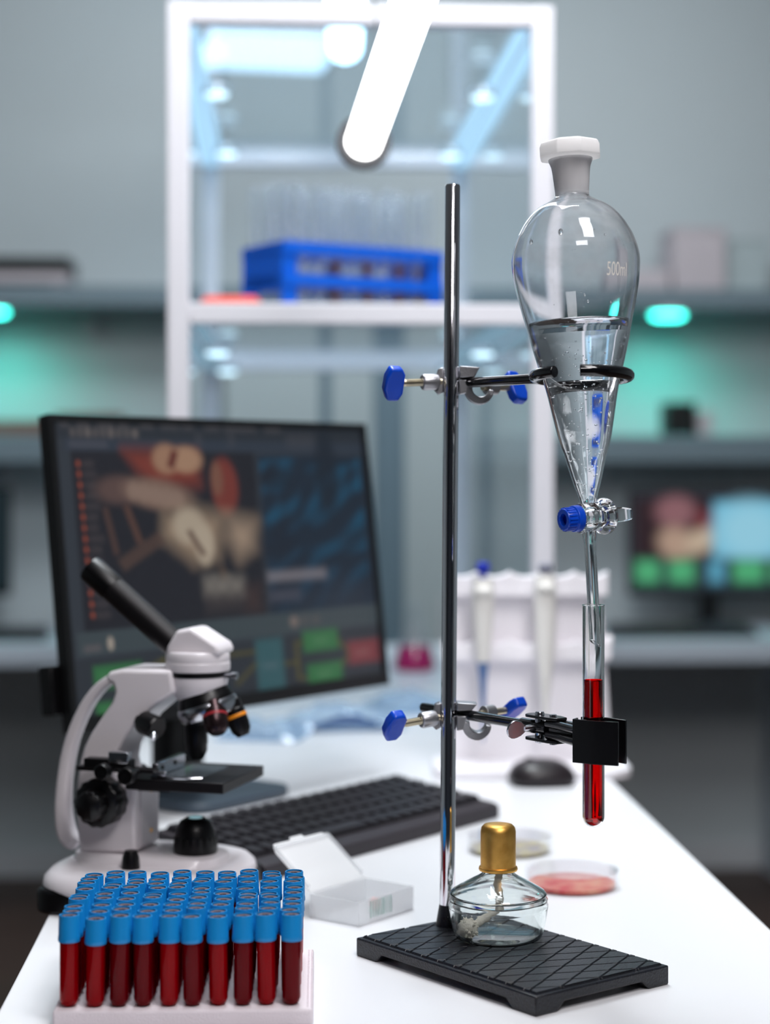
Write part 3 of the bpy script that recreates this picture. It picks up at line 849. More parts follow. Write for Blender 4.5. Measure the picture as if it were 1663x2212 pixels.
# ================================================================== RETORT STAND
LX = math.atan2(-0.788, 0.616)
BT = 0.0155
st = thing('retort_stand', 'tall chrome rod stand with black patterned iron base plate', 'stand', W(0.092, 1.3855), LX+CAMR)
bl, bw = 0.2037, 0.131
plate = MB()
gx = [-bl/2, -bl/2+0.024, -bl/2+0.031, bl/2-0.031, bl/2-0.024, bl/2]; gy = [-bw/2, -bw/2+0.020, -bw/2+0.027, bw/2-0.027, bw/2-0.020, bw/2]
gv = [(x, y, 0.0 if abs(x) > bl/2-0.0245 and abs(y) > bw/2-0.0205 else 0.0062) for y in gy for x in gx]+[(x, y, 0.0140) for y in gy for x in gx]
gf = [(j*6+i, j*6+i+1, j*6+i+7, j*6+i+6) for j in range(5) for i in range(5)]
gf += [tuple(36+k for k in f) for f in gf]
for i in range(5):
    for a_, b_ in ((i, i+1), (30+i, 31+i), (i*6, i*6+6), (i*6+5, i*6+11)):
        gf.append((a_, b_, b_+36, a_+36))
plate.add(gv, gf)
pl = plate.build('base_plate', M['hammered'], st, bevel=0.0012)
bm = bmesh.new()
e = 0.0035
vs = [bm.verts.new(p) for p in ((-bl/2+e, -bw/2+e, 0), (bl/2-e, -bw/2+e, 0), (bl/2-e, bw/2-e, 0), (-bl/2+e, bw/2-e, 0))]
bm.faces.new(vs)
for s in (-1, 1):
    dv = Vector((0.45*s, 0.89, 0)).normalized(); nv = Vector((dv.y, -dv.x, 0))
    for k in range(-14, 15):
        bmesh.ops.bisect_plane(bm, geom=bm.verts[:]+bm.edges[:]+bm.faces[:], plane_co=(k*0.0187+0.004, 0, 0), plane_no=nv, dist=1e-6)
bmesh.ops.inset_individual(bm, faces=bm.faces[:], thickness=0.0014, depth=0.0019)
me = bpy.data.meshes.new('tread_pattern'); bm.to_mesh(me); bm.free(); me.materials.append(M['hammered'])
tr = bpy.data.objects.new('tread_pattern', me); COL.objects.link(tr); tr.parent = st; tr.location = (0, 0, 0.0136)
rodb = L(st, W(0.0486, 1.4575, 0)); rodt = L(st, W(0.0534, 1.4575, 0.6144))
rd = (rodt-rodb).normalized()
MB().lathe([(0, 0.011), (0.006, 0.011), (0.006, 0.597), (0.0052, 0.5985), (0, 0.5988)], 32, axis_mat(rodb, rd)).build('rod', M['chrome'], st)
MB().lathe([(0.0061, 0.012), (0.0095, 0.012), (0.0085, 0.018), (0.0062, 0.032), (0.0061, 0.032)], 24, axis_mat(rodb, rd), closed=True).build('rod_socket', M['hammered'], st)


def rod_at(z):
    s = (z-0.011)/(0.6144-0.011)
    return W(0.0486+(0.0534-0.0486)*s, 1.4575, z)


ARM0 = Vector((0.0584, 1.4668)); ARMD = Vector((0.592, -0.806))
def arm_pt(t, z):
    q = ARM0+ARMD*t
    return W(q.x, q.y, z)


def wing_knob(parent, pts, th, m, mat=None):
    """a flat moulded wing: outline in its own plane, thick in the middle"""
    mb = MB().prism(pts, -th/2, th/2, m)
    return mb.build('wing_knob', mat or M['bluek'], parent, bevel=0.0020, seg=3)


S1 = 1.4575/4000
def boss(label, z, armz, kl_outline, kl_rot, screw_tilt, kr_outline, kr_roll, fwd):
    """camera-facing frame at the rod: x right, y away, z up"""
    t = thing('boss_head', label, 'clamp', rod_at(z), CAMR, 'boss heads on the retort stand')
    # lug around the rod with a screw on its left
    MB().prism([(-0.0130, -0.004), (-0.0105, 0.0095), (-0.0062, 0.0112), (-0.0062, -0.0085), (-0.010, -0.0105), (-0.0135, -0.0065)], -0.001, 0.012, AZB).build('lug', M['cast'], t, bevel=0.0008)
    MB().box((0.001, 0.0085, 0.0005), (0.018, 0.004, 0.0185)).build('back_web', M['cast'], t, bevel=0.0008)
    m = axis_mat((-0.0062, 0.001, -0.0002), (-math.sqrt(1-fwd*fwd), -fwd, -screw_tilt))
    MB().lathe([(0, 0.0013), (0.0028, 0.0013), (0.0028, 0.034), (0, 0.034)], 16, m).build('screw', M['thread'], t)
    g = MB()
    for k in range(26):
        g.lathe([(0.0028, 0.003+k*0.0011), (0.0031, 0.00355+k*0.0011), (0.0028, 0.0041+k*0.0011)], 14, m)
    g.build('screw_thread', M['thread'], t)
    MB().lathe([(0.0029, 0.0045), (0.0056, 0.0045), (0.0064, 0.007), (0.0064, 0.0165), (0.0055, 0.018), (0.0029, 0.018)], 24, m, closed=True).build('collar', M['cast'], t, bevel=0.0004)
    km = m @ Matrix.Translation((0, 0, 0.0335)) @ kl_rot
    wing_knob(t, kl_outline, 0.0088, km)
    # jaw with V notch and hook that take the arm
    jz = armz-z+0.0040
    MB().prism([(0.0065, 0.0118), (0.0225, 0.0108), (0.0180, jz), (0.0065, jz)], -0.006, 0.011, AZB).build('jaw', M['cast'], t, bevel=0.0007)
    MB().prism([(0.0065, 0.001), (0.0175, 0.001), (0.0140, -0.002), (0.0122, -0.0095), (0.0065, -0.0105)], -0.004, 0.010, AZB).build('jaw_web', M['cast'], t, bevel=0.0007)
    arc = []
    c = (0.0232, -0.0056)
    rings = []
    for k in range(15):
        a = R(168+k*(352-168)/14); th = 0.0118-0.0022*max(0, (k-8)/6)
        o_, i_ = th+0.0010, 0.0066
        rings.append([(c[0]+rr*cos(a), yy, c[1]+rr*sin(a)) for rr, yy in ((i_, -0.004+0.003*k/14), (o_, -0.004+0.003*k/14), (o_, 0.009+0.010*k/14), (i_, 0.009+0.010*k/14))])
    MB().loft(rings).build('hook', M['cast'], t, bevel=0.0006)
    # second screw, pointing right and away
    sd = Vector((0.80, 0.60, screw_tilt*0.3)); so = Vector((0.0285, 0.016, 0.0005 if kr_roll else -0.004))
    m2 = axis_mat(so, sd, (0, 0, 1))
    MB().lathe([(0.0029, 0.000), (0.0062, 0.000), (0.0062, 0.010), (0.0029, 0.010)], 24, m2, closed=True).build('collar', M['cast'], t, bevel=0.0005)
    MB().lathe([(0, -0.004), (0.0028, -0.004), (0.0028, 0.024), (0, 0.024)], 16, m2).build('screw', M['thread'], t)
    k2 = m2 @ Matrix.Translation((0, 0, 0.0225)) @ kr_outline[1]
    wing_knob(t, kr_outline[0], 0.0088, k2)
    return t


# wing outlines: x across the screw axis, y along it
WING = [(-0.0142, 0.004), (-0.0080, 0.0005), (0.0080, 0.0), (0.0135, 0.0030), (0.0142, 0.0125), (0.0070, 0.0158), (-0.0040, 0.0166), (-0.0135, 0.0130)]
WR = Matrix(((0, 0, 1, 0), (1, 0, 0, 0), (0, 1, 0, 0), (0, 0, 0, 1)))   # knob plane: outline x -> local y, outline y -> axis


def wrot(roll):
    return Matrix.Rotation(R(roll), 4, 'Z') @ WR


boss('upper boss head clamp with blue wing screws, holding the funnel\'s ring', 0.4437, 0.4425, WING, wrot(-26), 0.05, (WING, wrot(60)), 0, 0.33)
boss('lower boss head clamp with blue wing screws, holding the test tube clamp', 0.1795, 0.181, WING, wrot(-40), 0.10, (WING, wrot(-35)), 1, 0.46)

# ------------------------------------------------------------------ ring support with its arm
ZR = 0.4425
rs = thing('ring_support', 'black metal open ring with arm that carries the funnel', 'ring', arm_pt(0.1435, ZR), CAMR)
MB().tube([L(rs, arm_pt(-0.032, ZR)), L(rs, arm_pt(0.1435-0.0335, ZR))], 0.0040, 20).build('arm', M['blackrod'], rs)
pts = []
aa = math.atan2(-ARMD.y, -ARMD.x)
rr = 0.0341
tilt = R(4)
for k in range(61):
    a = R(-98)+R(328)*k/60
    x, y = rr*cos(a), rr*sin(a)
    pts.append((x, y, -y*math.tan(tilt)))
MB().tube(pts, 0.0044, 18).build('ring', M['blackrod'], rs, bevel=0.0006)

# ------------------------------------------------------------------ separating funnel
SF = 4000/1.3512
fc = arm_pt(0.1435, ZR)
kdir = (RIGHT*-0.047+FWD*0.040+UP).normalized()
fn = thing('separating_funnel', 'pear-shaped 500 ml glass separating funnel half full of clear liquid', 'funnel', fc, 0)
fn.rotation_euler = (Vector((0, 0, 1)).rotation_difference(kdir)).to_euler()
ROTF = fn.rotation_euler.to_matrix()


def hy(py):
    return (815-py)/SF


outl = [(1090, 18), (1075, 21), (1046, 30), (992, 44.5), (956, 55.5), (897, 67.5), (840, 79), (783, 95), (740, 106), (711, 112.5), (683, 119.5), (654, 126), (626, 132), (597, 136.5), (569, 138.5), (548, 136.5), (526, 130.5), (510, 124.5), (498, 118), (484, 110), (469, 99), (455, 85.5), (444, 70), (437, 56), (431, 45), (426, 38.5), (420, 36.5), (395, 38.5), (365, 41.5), (354, 44.5), (347, 47.5), (343, 48)]
prof = [(h/SF, hy(y)) for y, h in outl]
# smooth the body with a Catmull-Rom pass
def cr(pts, n=3):
    out = []
    for i in range(len(pts)-1):
        p0 = Vector(pts[max(i-1, 0)]); p1 = Vector(pts[i]); p2 = Vector(pts[i+1]); p3 = Vector(pts[min(i+2, len(pts)-1)])
        for k in range(n):
            t_ = k/n
            q = 0.5*((2*p1)+(p2-p0)*t_+(2*p0-5*p1+4*p2-p3)*t_*t_+(3*p1-p0-3*p2+p3)*t_**3)
            out.append((max(q.x, 0), q.y))
    out.append(tuple(pts[-1]))
    return out


prof = cr(prof)
th = 0.0019
inner = []
for i, (r, z) in enumerate(prof):
    a = prof[max(i-1, 0)]; b = prof[min(i+1, len(prof)-1)]; dx, dz = b[0]-a[0], b[1]-a[1]; l = math.hypot(dx, dz)
    inner.append((max(r-th*dz/l, 0.0025), z+th*dx/l*0.6))
NF = 96
MB().lathe(prof+inner[::-1], NF, closed=True).build('flask_body', M['funnel'], fn, smooth=60)
zlev = hy(700)
wat = [(max(r-0.00012, 0.002), z) for r, z in inner if z < zlev-0.001]
rl_ = wat[-1][0]
wat = [(0, wat[0][1])]+wat+[(rl_*1.012, zlev-0.0004), (rl_*1.012, zlev+0.0005), (rl_*0.985, zlev), (0, zlev-0.0003)]
MB().lathe(wat, NF).build('clear_liquid', M['water'], fn, smooth=50)


def rin(z):
    for i in range(len(inner)-1):
        (r0, z0), (r1, z1) = inner[i], inner[i+1]
        if z0 <= z <= z1:
            return r0+(r1-r0)*(z-z0)/max(z1-z0, 1e-9)
    return inner[0][0]


bb = MB(); rg = random.Random(11)
for k in range(360):
    z = hy(rg.choice([rg.uniform(815, 1080), rg.uniform(830, 1060), rg.uniform(745, 830)]) if k > 14 else rg.uniform(750, 800))
    R0 = rin(z); q = R0*(0.93 if rg.random() < 0.55 else math.sqrt(rg.random())*0.9)-0.0006; a = rg.uniform(0, 2*pi)
    b = rg.choice([0.00024, 0.00034, 0.00044, 0.00055, 0.00064])
    bb.sphere((q*cos(a), q*sin(a), z), b, 8, 6)
tag(bb.build('bubbles', M['bubble'], fn), kind='stuff')
dr = MB()
for k in range(70):
    z = hy(rg.uniform(470, 680)); R0 = rin(z); a = rg.uniform(pi, 2*pi)-A; b = rg.choice([0.0002, 0.0003, 0.0004])
    dr.sphere((R0*cos(a), R0*sin(a), z), b, 8, 6)
for px_, py_, b in ((1143, 533, 0.0017), (1201, 520, 0.0022), (1257, 668, 0.0011), (1250, 655, 0.0009), (1306, 670, 0.0009), (1270, 520, 0.0009), (1293, 530, 0.0009)):
    z = hy(py_); R0 = rin(z); s = max(-0.98, min(0.98, (px_-(1256-(815-py_)*0.049))/SF/R0)); a = -math.acos(s)-A
    dr.sphere((R0*cos(a), R0*sin(a), z), b, 10, 8, sc=(0.8, 0.8, 1.1))
tag(dr.build('droplets', M['glass'], fn), kind='stuff')

# etched volume mark on the shoulder
fcv = bpy.data.curves.new('volume_mark', 'FONT'); fcv.body = '500ml'; fcv.size = 1; fcv.align_x = 'CENTER'; fcv.align_y = 'CENTER'
fo = bpy.data.objects.new('volume_mark_text', fcv); COL.objects.link(fo)
bpy.context.view_layer.update()
me = bpy.data.meshes.new_from_object(fo.evaluated_get(bpy.context.evaluated_depsgraph_get()))
bpy.data.objects.remove(fo)
bm = bmesh.new(); bm.from_mesh(me); bmesh.ops.triangulate(bm, faces=bm.faces[:])
bmesh.ops.subdivide_edges(bm, edges=[e_ for e_ in bm.edges if e_.calc_length() > 0.12], cuts=2, use_grid_fill=False)
xs = [v.co.x for v in bm.verts]; ys = [v.co.y for v in bm.verts]
wx, wy = max(xs)-min(xs), max(ys)-min(ys); x0, y0 = (max(xs)+min(xs))/2, (max(ys)+min(ys))/2
pr_sorted = sorted(prof, key=lambda p: p[1])
def rout(z):
    for i in range(len(pr_sorted)-1):
        (r0, z0), (r1, z1) = pr_sorted[i], pr_sorted[i+1]
        if z0 <= z <= z1:
            return r0+(r1-r0)*(z-z0)/max(z1-z0, 1e-9)
    return prof[0][0]
for v in bm.verts:
    x, y = (v.co.x-x0)/wx*0.0182, (v.co.y-y0)/wy*0.0098
    z = hy(602)+y; r = rout(z)+0.00015
    a = -pi/2-A+R(33.5)+x/r
    v.co = Vector((r*cos(a), r*sin(a), z))
bm.to_mesh(me); bm.free(); me.name = 'volume_mark'; me.materials.clear(); me.materials.append(M['etch'])
o = bpy.data.objects.new('volume_mark', me); COL.objects.link(o); o.parent = fn

# stopper
sp = [(0, 422), (0.0122, 405), (0.0138, 350), (0.0142, 344)]
MB().lathe([(0, hy(405)), (0.0112, hy(405)), (0.0121, hy(395)), (0.0136, hy(352)), (0.0136, hy(345)), (0, hy(345))], 48).build('stopper_plug', M['stopper'], fn, bevel=0.0004)
hexr = MB()
n8 = 8
cap = [(0.0128, hy(346)), (0.0155, hy(342.5)), (0.0232, hy(341)), (0.0236, hy(338)), (0.0236, hy(318)), (0.0222, hy(308)), (0.0170, hy(303)), (0, hy(302))]
MB().lathe([(0, hy(346))]+cap, n8, Matrix.Rotation(R(12), 4, 'Z')).build('stopper_head', M['stopper'], fn, bevel=0.0016, seg=3, smooth=50)

# stopcock
sc_ = Vector((0, 0, hy(1121)))
sdir = (RIGHT*0.88+FWD*0.47+UP*0.06); sdir = (ROTF.inverted() @ sdir).normalized()
ms = axis_mat(sc_, sdir, (0, 0, 1))
pxm = 1/SF/0.88
barrel = [(0.0042, -0.0086), (0.0108, -0.0086), (0.0112, -0.0070), (0.0102, -0.0040), (0.0100, 0.0050), (0.0110, 0.0085), (0.0128, 0.0105), (0.0134, 0.0125), (0.0134, 0.0150), (0.0126, 0.0168), (0.0100, 0.0172), (0.0055, 0.0172)]
MB().lathe(barrel, 48, ms, closed=True).build('stopcock_barrel', M['glass'], fn, smooth=50)
MB().lathe([(0, -0.012), (0.0040, -0.012), (0.0050, 0.017), (0.0052, 0.0185), (0.0046, 0.019), (0, 0.019)], 32, ms).build('stopcock_plug', M['glass'], fn)
hm_ = ms @ Matrix.Translation((0, 0, 0.019))
MB().loft([[(sx*a, sy*b, h) for sx, sy in ((-1, -1), (1, -1), (1, 1), (-1, 1))] for a, b, h in ((0.0036, 0.0026, 0), (0.0056, 0.0030, 0.004), (0.0053, 0.0028, 0.011), (0.0040, 0.0024, 0.0175), (0.0032, 0.002, 0.019))], hm_).build('stopcock_handle', M['glass'], fn, bevel=0.0008, seg=3)
nut = [(0.0046, -0.0225), (0.0076, -0.0225), (0.0080, -0.0218), (0.0084, -0.0145), (0.0096, -0.0140), (0.0098, -0.0092), (0.0092, -0.0082), (0.0044, -0.0082)]
bn = MB().lathe(nut, 40, ms, closed=True).build('blue_nut', M['bluek'], fn, bevel=0.0004)
rb = MB()
for k in range(20):
    a = 2*pi*k/20
    rb.box((0, 0, 0), (0.0008, 0.0012, 0.0068), ms @ Matrix.Rotation(a, 4, 'Z') @ Matrix.Translation((0.0083, 0, -0.0182)))
rb.build('nut_grips', M['bluek'], bn)
MB().lathe([(0, -0.0186), (0.0045, -0.0186), (0.0045, -0.0120), (0, -0.0120)], 24, ms).build('nut_core', M['darkblue'], bn)
# stem with slanted tip
stem_o = [(0.0052, hy(1148)), (0.0052, hy(1160)), (0.0046, hy(1172)), (0.0043, hy(1180)), (0.0042, hy(1390))]
ns = 32
rings_o = []
for r, z in stem_o[:-1]:
    rings_o.append([(r*cos(2*pi*i/ns), r*sin(2*pi*i/ns), z) for i in range(ns)])
def slant(r, base):
    return [(r*cos(2*pi*i/ns), r*sin(2*pi*i/ns), base-0.0028*cos(2*pi*i/ns)-0.0010*sin(2*pi*i/ns)) for i in range(ns)]
rings_o.append(slant(0.0042, hy(1391)))
rings_i = [[(0.0026*cos(2*pi*i/ns), 0.0026*sin(2*pi*i/ns), hy(1148)) for i in range(ns)], slant(0.0026, hy(1390))]
vs = [p for r in rings_o for p in r]+[p for r in rings_i[::-1] for p in r]
k = len(rings_o)+2; fs = []
for a in range(k):
    b = (a+1) % k
    fs += [(a*ns+i, a*ns+(i+1) % ns, b*ns+(i+1) % ns, b*ns+i) for i in range(ns)]
MB().add(vs, fs).build('stem', M['glass'], fn, smooth=50)

# ------------------------------------------------------------------ test tube in its clamp
ZA = 0.181
tubec = arm_pt(0.1563, 0)
dT = 1.3408
zT = lambda py: CAMH-(py-HY)/F*dT
t2 = thing('test_tube', 'large glass test tube of red liquid held in the black clamp under the funnel', 'test tube', Vector((tubec.x, tubec.y, TZ+zT(1787))), CAMR)
ln = zT(1306)-zT(1787); r0 = 0.00795
tp = [(0, 0)]+[(r0*sin(a), r0-r0*cos(a)) for a in [pi/2*i/8 for i in range(1, 9)]]+[(r0, ln-0.001), (r0+0.0003, ln-0.0004), (r0+0.0001, ln)]
MB().lathe(shell(tp, 0.0011), 48, closed=True).build('glass_wall', M['glass'], t2, smooth=50)
ri = r0-0.0011-0.0001; lv = zT(1468)-zT(1787)
lp = [(0, 0.0012)]+[(ri*sin(a), 0.0012+ri-ri*cos(a)) for a in [pi/2*i/8 for i in range(1, 9)]]+[(ri, lv), (ri*0.93, lv-0.0006), (0, lv-0.0008)]
MB().lathe(lp, 48).build('red_liquid', M['redliq'], t2, smooth=50)

# clamp: frame x along the arm (towards the tube), y across, z up
ca_ = math.atan2(ARMD.y, ARMD.x)
tcl = thing('test_tube_clamp', 'black two-jaw clamp with silver wing nut gripping the red test tube', 'clamp', Vector((tubec.x, tubec.y, TZ+ZA)), ca_+CAMR)
back = -0.1563-0.046
MB().tube([(back, 0, 0), (-0.067, 0, 0)], 0.0040, 20).build('arm', M['blackrod'], tcl)
MB().tube([(-0.079, 0, 0), (-0.049, 0, 0)], 0.0052, 16).build('socket', M['blackmetal'], tcl)
for sgn in (-1, 1):
    MB().prism([(-0.065+0.006*cos(a), 0.0+0.0075*sin(a)) for a in [R(90+18*i) for i in range(11)]]+[(-0.043, -0.0075), (-0.034, -0.005), (-0.034, 0.005), (-0.043, 0.0075)], sgn*0.0085-0.0011, sgn*0.0085+0.0011).build('pivot_plate', M['blackmetal'], tcl, bevel=0.0005)
MB().lathe([(0, -0.0115), (0.0030, -0.0115), (0.0036, -0.0105), (0.0036, 0.0105), (0.0030, 0.0118), (0, 0.0118)], 20, Matrix.Translation((-0.059, 0, 0))).build('pivot_pin', M['silver'], tcl)
MB().lathe([(0, -0.0112), (0.0026, -0.0112), (0.0026, 0.0112), (0, 0.0112)], 16, Matrix.Translation((-0.044, 0, 0))).build('rivet', M['silver'], tcl)
JZ = 0.0
h2 = (zT(1552)-zT(1646))/2
jz0 = zT(1646)-ZA; jz1 = zT(1552)-ZA
JR = Matrix.Rotation(R(18), 4, 'Z')
def jaw(s):
    j = MB()
    # folded plate: outline in plan (x along the jaw, y across), extruded in z
    path = [(-0.0108, s*0.0030), (-0.0100, s*0.0096), (0.0060, s*0.0096), (0.0235, s*0.0050)]
    thk = 0.0016
    outer = [(-0.0124, s*0.0030), (-0.0112, s*0.0112), (0.0064, s*0.0112), (0.0238, s*0.0066)]
    j.prism(path+outer[::-1], jz0, jz1, JR)
    o = j.build('jaw', M['blackmetal'], tcl, bevel=0.0004)
    e_ = JR @ Vector((-0.0112, s*0.0058, 0))
    ar = MB()
    for zz in (0.0042, -0.0042):
        ar.tube([(-0.047, s*0.0024, zz), (-0.030, s*0.0040, zz), (e_.x, e_.y, zz)], 0.0033, 14)
    ar.box((-0.032, s*0.0038, 0), (0.026, 0.003, 0.012), Matrix.Rotation(s*R(3), 4, 'Z'))
    ar.build('jaw_arm', M['blackmetal'], o)
    return o
jaw(-1); jaw(1)
wm = axis_mat((-0.059, -0.004, 0.0005), L(tcl, tcl.location+RIGHT*-0.9+FWD*-0.42-UP*0.05), (0, 0, 1))
MB().lathe([(0, -0.002), (0.0030, -0.002), (0.0026, 0.004), (0.0022, 0.010), (0, 0.010)], 16, wm).build('wing_screw', M['silver'], tcl)
leaf = [(0.0020*s_, 0.0095) for s_ in (-1,)]+[(-0.0055, 0.0135)]+[(0.0072*cos(a), 0.0190+0.0066*sin(a)) for a in [R(200-i*22) for i in range(11)]]+[(0.0055, 0.0135), (0.0020, 0.0095)]
WL = Matrix(((1, 0, 0, 0), (0, 0, 1, 0), (0, 1, 0, 0), (0, 0, 0, 1)))
MB().prism(leaf, -0.0009, 0.0009, wm @ Matrix.Translation((0, 0, -0.001)) @ Matrix.Rotation(R(-12), 4, 'Z') @ WL).build('wing_nut', M['silver'], tcl, bevel=0.0005)

# ------------------------------------------------------------------ spirit burner
bu = thing('spirit_burner', 'glass spirit burner with brass cap standing on the stand\'s black base plate', 'burner', W(0.0866, 1.417, 0.0158), CAMR)
bo = [(0, 0.0), (0.029, 0.0), (0.0330, 0.0018), (0.0348, 0.006), (0.0364, 0.014), (0.0380, 0.0235), (0.0383, 0.0262), (0.0372, 0.0284), (0.0379, 0.0302), (0.0366, 0.0326), (0.0370, 0.0342), (0.0352, 0.0364), (0.0300, 0.0395), (0.0220, 0.0440), (0.0150, 0.0478), (0.0126, 0.0496), (0.0121, 0.0515), (0.0121, 0.0556)]
MB().lathe(shell(bo, 0.0023), 72, closed=True).build('glass_reservoir', M['burnglass'], bu, smooth=50)
MB().lathe([(0.0124, 0.0520), (0.0146, 0.0520), (0.0150, 0.0532), (0.0146, 0.0546), (0.0135, 0.0552), (0.0135, 0.0815), (0.0128, 0.0848), (0.0108, 0.0868), (0.0070, 0.0876), (0, 0.0878), (0, 0.0866), (0.0100, 0.0858), (0.0124, 0.0815)], 48, closed=True).build('brass_cap', M['brass'], bu, smooth=35)
MB().lathe([(0.0004, 0.0515), (0.0108, 0.0515), (0.0108, 0.0575), (0.0004, 0.0575)], 24, closed=True).build('wick_holder', M['brass'], bu)
rg = random.Random(5)
wk = [(0, 0, 0.056), (0.0006, 0, 0.048), (-0.0006, 0, 0.040), (0.001, 0.001, 0.032), (0.0008, 0.004, 0.024), (-0.001, 0.004, 0.0205), (-0.007, -0.002, 0.0172), (-0.015, -0.006, 0.0135), (-0.021, -0.008, 0.0110)]
wk = [tuple(v) for v in [Vector(p) for p in wk]]
sm = []
for i in range(len(wk)-1):
    for k in range(6):
        t_ = k/6; p0, p1, p2, p3 = [Vector(wk[max(0, min(len(wk)-1, i+d_))]) for d_ in (-1, 0, 1, 2)]
        sm.append(0.5*((2*p1)+(p2-p0)*t_+(2*p0-5*p1+4*p2-p3)*t_*t_+(3*p1-p0-3*p2+p3)*t_**3))
sm.append(Vector(wk[-1]))
w_ = MB().tube(sm, [0.0030+0.0004*sin(i*1.7) for i in range(len(sm))], 12).build('wick', M['cotton'], bu)
tuft = MB().sphere((-0.0236, -0.0085, 0.0092), 0.0072, 20, 16, sc=(1.05, 0.9, 1.0), jit=0.10)
for k in range(46):
    a, b = rg.uniform(0, 2*pi), rg.uniform(-0.9, 1.2); d_ = Vector((cos(a)*cos(b), sin(a)*cos(b), sin(b)))
    c = Vector((-0.0236, -0.0085, 0.0092)); e_ = c+d_*rg.uniform(0.0078, 0.0094); e_.z = max(e_.z, 0.0036)
    if math.hypot(e_.x, e_.y) < 0.0300:
        tuft.tube([c+d_*0.006, c+d_*0.0074+Vector((rg.uniform(-1, 1), rg.uniform(-1, 1), rg.uniform(-1, 1)))*0.0008, e_], [0.0012, 0.001, 0.0004], 6)
tuft.build('frayed_end', M['cotton'], w_)

# ================================================================== BLOOD TUBES IN FOAM TRAY
SP = 0.01655
ty = R(2.0)
tray = thing('tube_tray', 'white foam tray standing full of blue-capped blood tubes', 'tray', W(-0.2123, 1.25), ty+CAMR)
NXT, NYT = 10, 9
tw, td = SP*NXT+0.009, SP*NYT+0.006
cx_, cy_ = SP*(NXT-1)/2+0.002, SP*(NYT-1)/2
tb = MB()
tb.box((cx_, cy_, 0.006), (tw, td, 0.012))
tb.build('foam_block', M['foam'], tray, bevel=0.002)
tb = MB()
for i in range(46):
    for j in range(2):
        tb.sphere((cx_+tw/2-0.0012-j*0.0024, cy_-td/2+0.004+i*(td-0.008)/45, 0.0118), 0.0009, 6, 4)
tag(tb.build('foam_beads', M['foam'], tray), kind='stuff')
proto = {}
for k_, bm_ in ((0, M['blood0']), (1, M['blood1'])):
    t = thing('blood_tube', 'x', 'blood tube', (0, 0, 0), 0, 'blue-capped blood tubes in the foam tray')
    MB().lathe([(0, 0), (0.0030, 0.0004), (0.0052, 0.0018), (0.0063, 0.0050), (0.0063, 0.0455), (0, 0.0455)], 20).build('filled_vial', bm_, t)
    MB().lathe([(0.0062, 0.0430), (0.0072, 0.0430), (0.0075, 0.0440), (0.0074, 0.0465), (0.0072, 0.0470), (0.0069, 0.0600), (0.0066, 0.0606), (0.0060, 0.0606), (0.0058, 0.0585), (0.0058, 0.0465)], 24, closed=True).build('cap', M['cap'], t)
    s_ = MB().lathe([(0.0022, 0.0570), (0.0057, 0.0570), (0.0057, 0.0595), (0.0046, 0.0599), (0.0026, 0.0596), (0.0022, 0.0591)], 24, closed=True).build('stopper', M['rubber'], t)
    MB().lathe([(0, 0.0565), (0.0023, 0.0565), (0.0023, 0.0573), (0, 0.0573)], 12).build('needle_well', M['hole'], s_)
    proto[k_] = t
rg = random.Random(21); used = set()
rowl = ['front'] + ORD[1:8] + ['back']
for j in range(NYT):
    for i in range(NXT):
        k_ = 1 if rg.random() < 0.45 else 0
        if (j, i) == (0, 9): k_ = 0
        if j == 0 and i in (0, 1, 6, 8): k_ = 1
        p = Mw(tray) @ Vector((SP*i+rg.uniform(-0.0006, 0.0006)-(0.0012 if i == 0 else 0), SP*j+rg.uniform(-0.0008, 0.0008), 0.0121))
        rot = (rg.uniform(-0.025, 0.025), rg.uniform(-0.02, 0.02), rg.uniform(0, 6))
        lab = 'blue-capped blood tube, %s from the left in the tray\'s %s row' % (ORD[i], rowl[j])
        if k_ not in used:
            used.add(k_); o = proto[k_]; o.location = p; o.rotation_euler = rot; o['label'] = lab
        else:
            o = dup(proto[k_], p, rot, lab)
        o.scale = (1, 1, rg.uniform(0.985, 1.025))

# ================================================================== MICROSCOPE
MO = Vector((-0.215, 1.62)); mca, msa = 0.96, 0.28
sco = thing('microscope', 'white monocular microscope with black tube and stage, in front of the monitor', 'microscope', W(MO.x, MO.y), -math.atan2(msa, mca)+CAMR)


def mic(px, py, b):
    u = (px-CX)/F
    a = (u*(MO.y+mca*b)-MO.x-msa*b)/(mca+msa*u)
    d = MO.y-msa*a+mca*b
    return Vector((a, b, CAMH-(py-HY)/F*d))


def mc(cx, cy, b=0.0):
    return mic(60+cx/2.765, 1180+cy/2.765, b)


def mpoly(pts, b):
    return [(mc(x, y, b).x, mc(x, y, b).z) for x, y in pts]


# base: rounded platform on black feet
def base_ring(ax, bx, z, n=40, e=0.62, ca=0.012):
    out = []
    for i in range(n):
        t_ = 2*pi*i/n; c, s = cos(t_), sin(t_)
        out.append((ca+ax*math.copysign(abs(c)**e, c), bx*math.copysign(abs(s)**e, s), z))
    return out
MB().loft([base_ring(0.078, 0.084, 0.015), base_ring(0.083, 0.089, 0.021), base_ring(0.082, 0.088, 0.027), base_ring(0.077, 0.082, 0.0325), base_ring(0.070, 0.072, 0.0355)]).build('base', M['scope'], sco, smooth=50)
MB().loft([base_ring(0.068, 0.040, 0.034), base_ring(0.066, 0.038, 0.041), base_ring(0.062, 0.035, 0.0425)]).build('base_platform', M['scope'], sco, smooth=50)
for sa in (-1, 1):
    for sb in (-1, 1):
        MB().prism(rrect(0.054, 0.046, 0.018, cx=0.012+sa*0.049, cy=sb*0.059), 0.0, 0.020).build('rubber_foot', M['blackplastic'], sco, bevel=0.003)
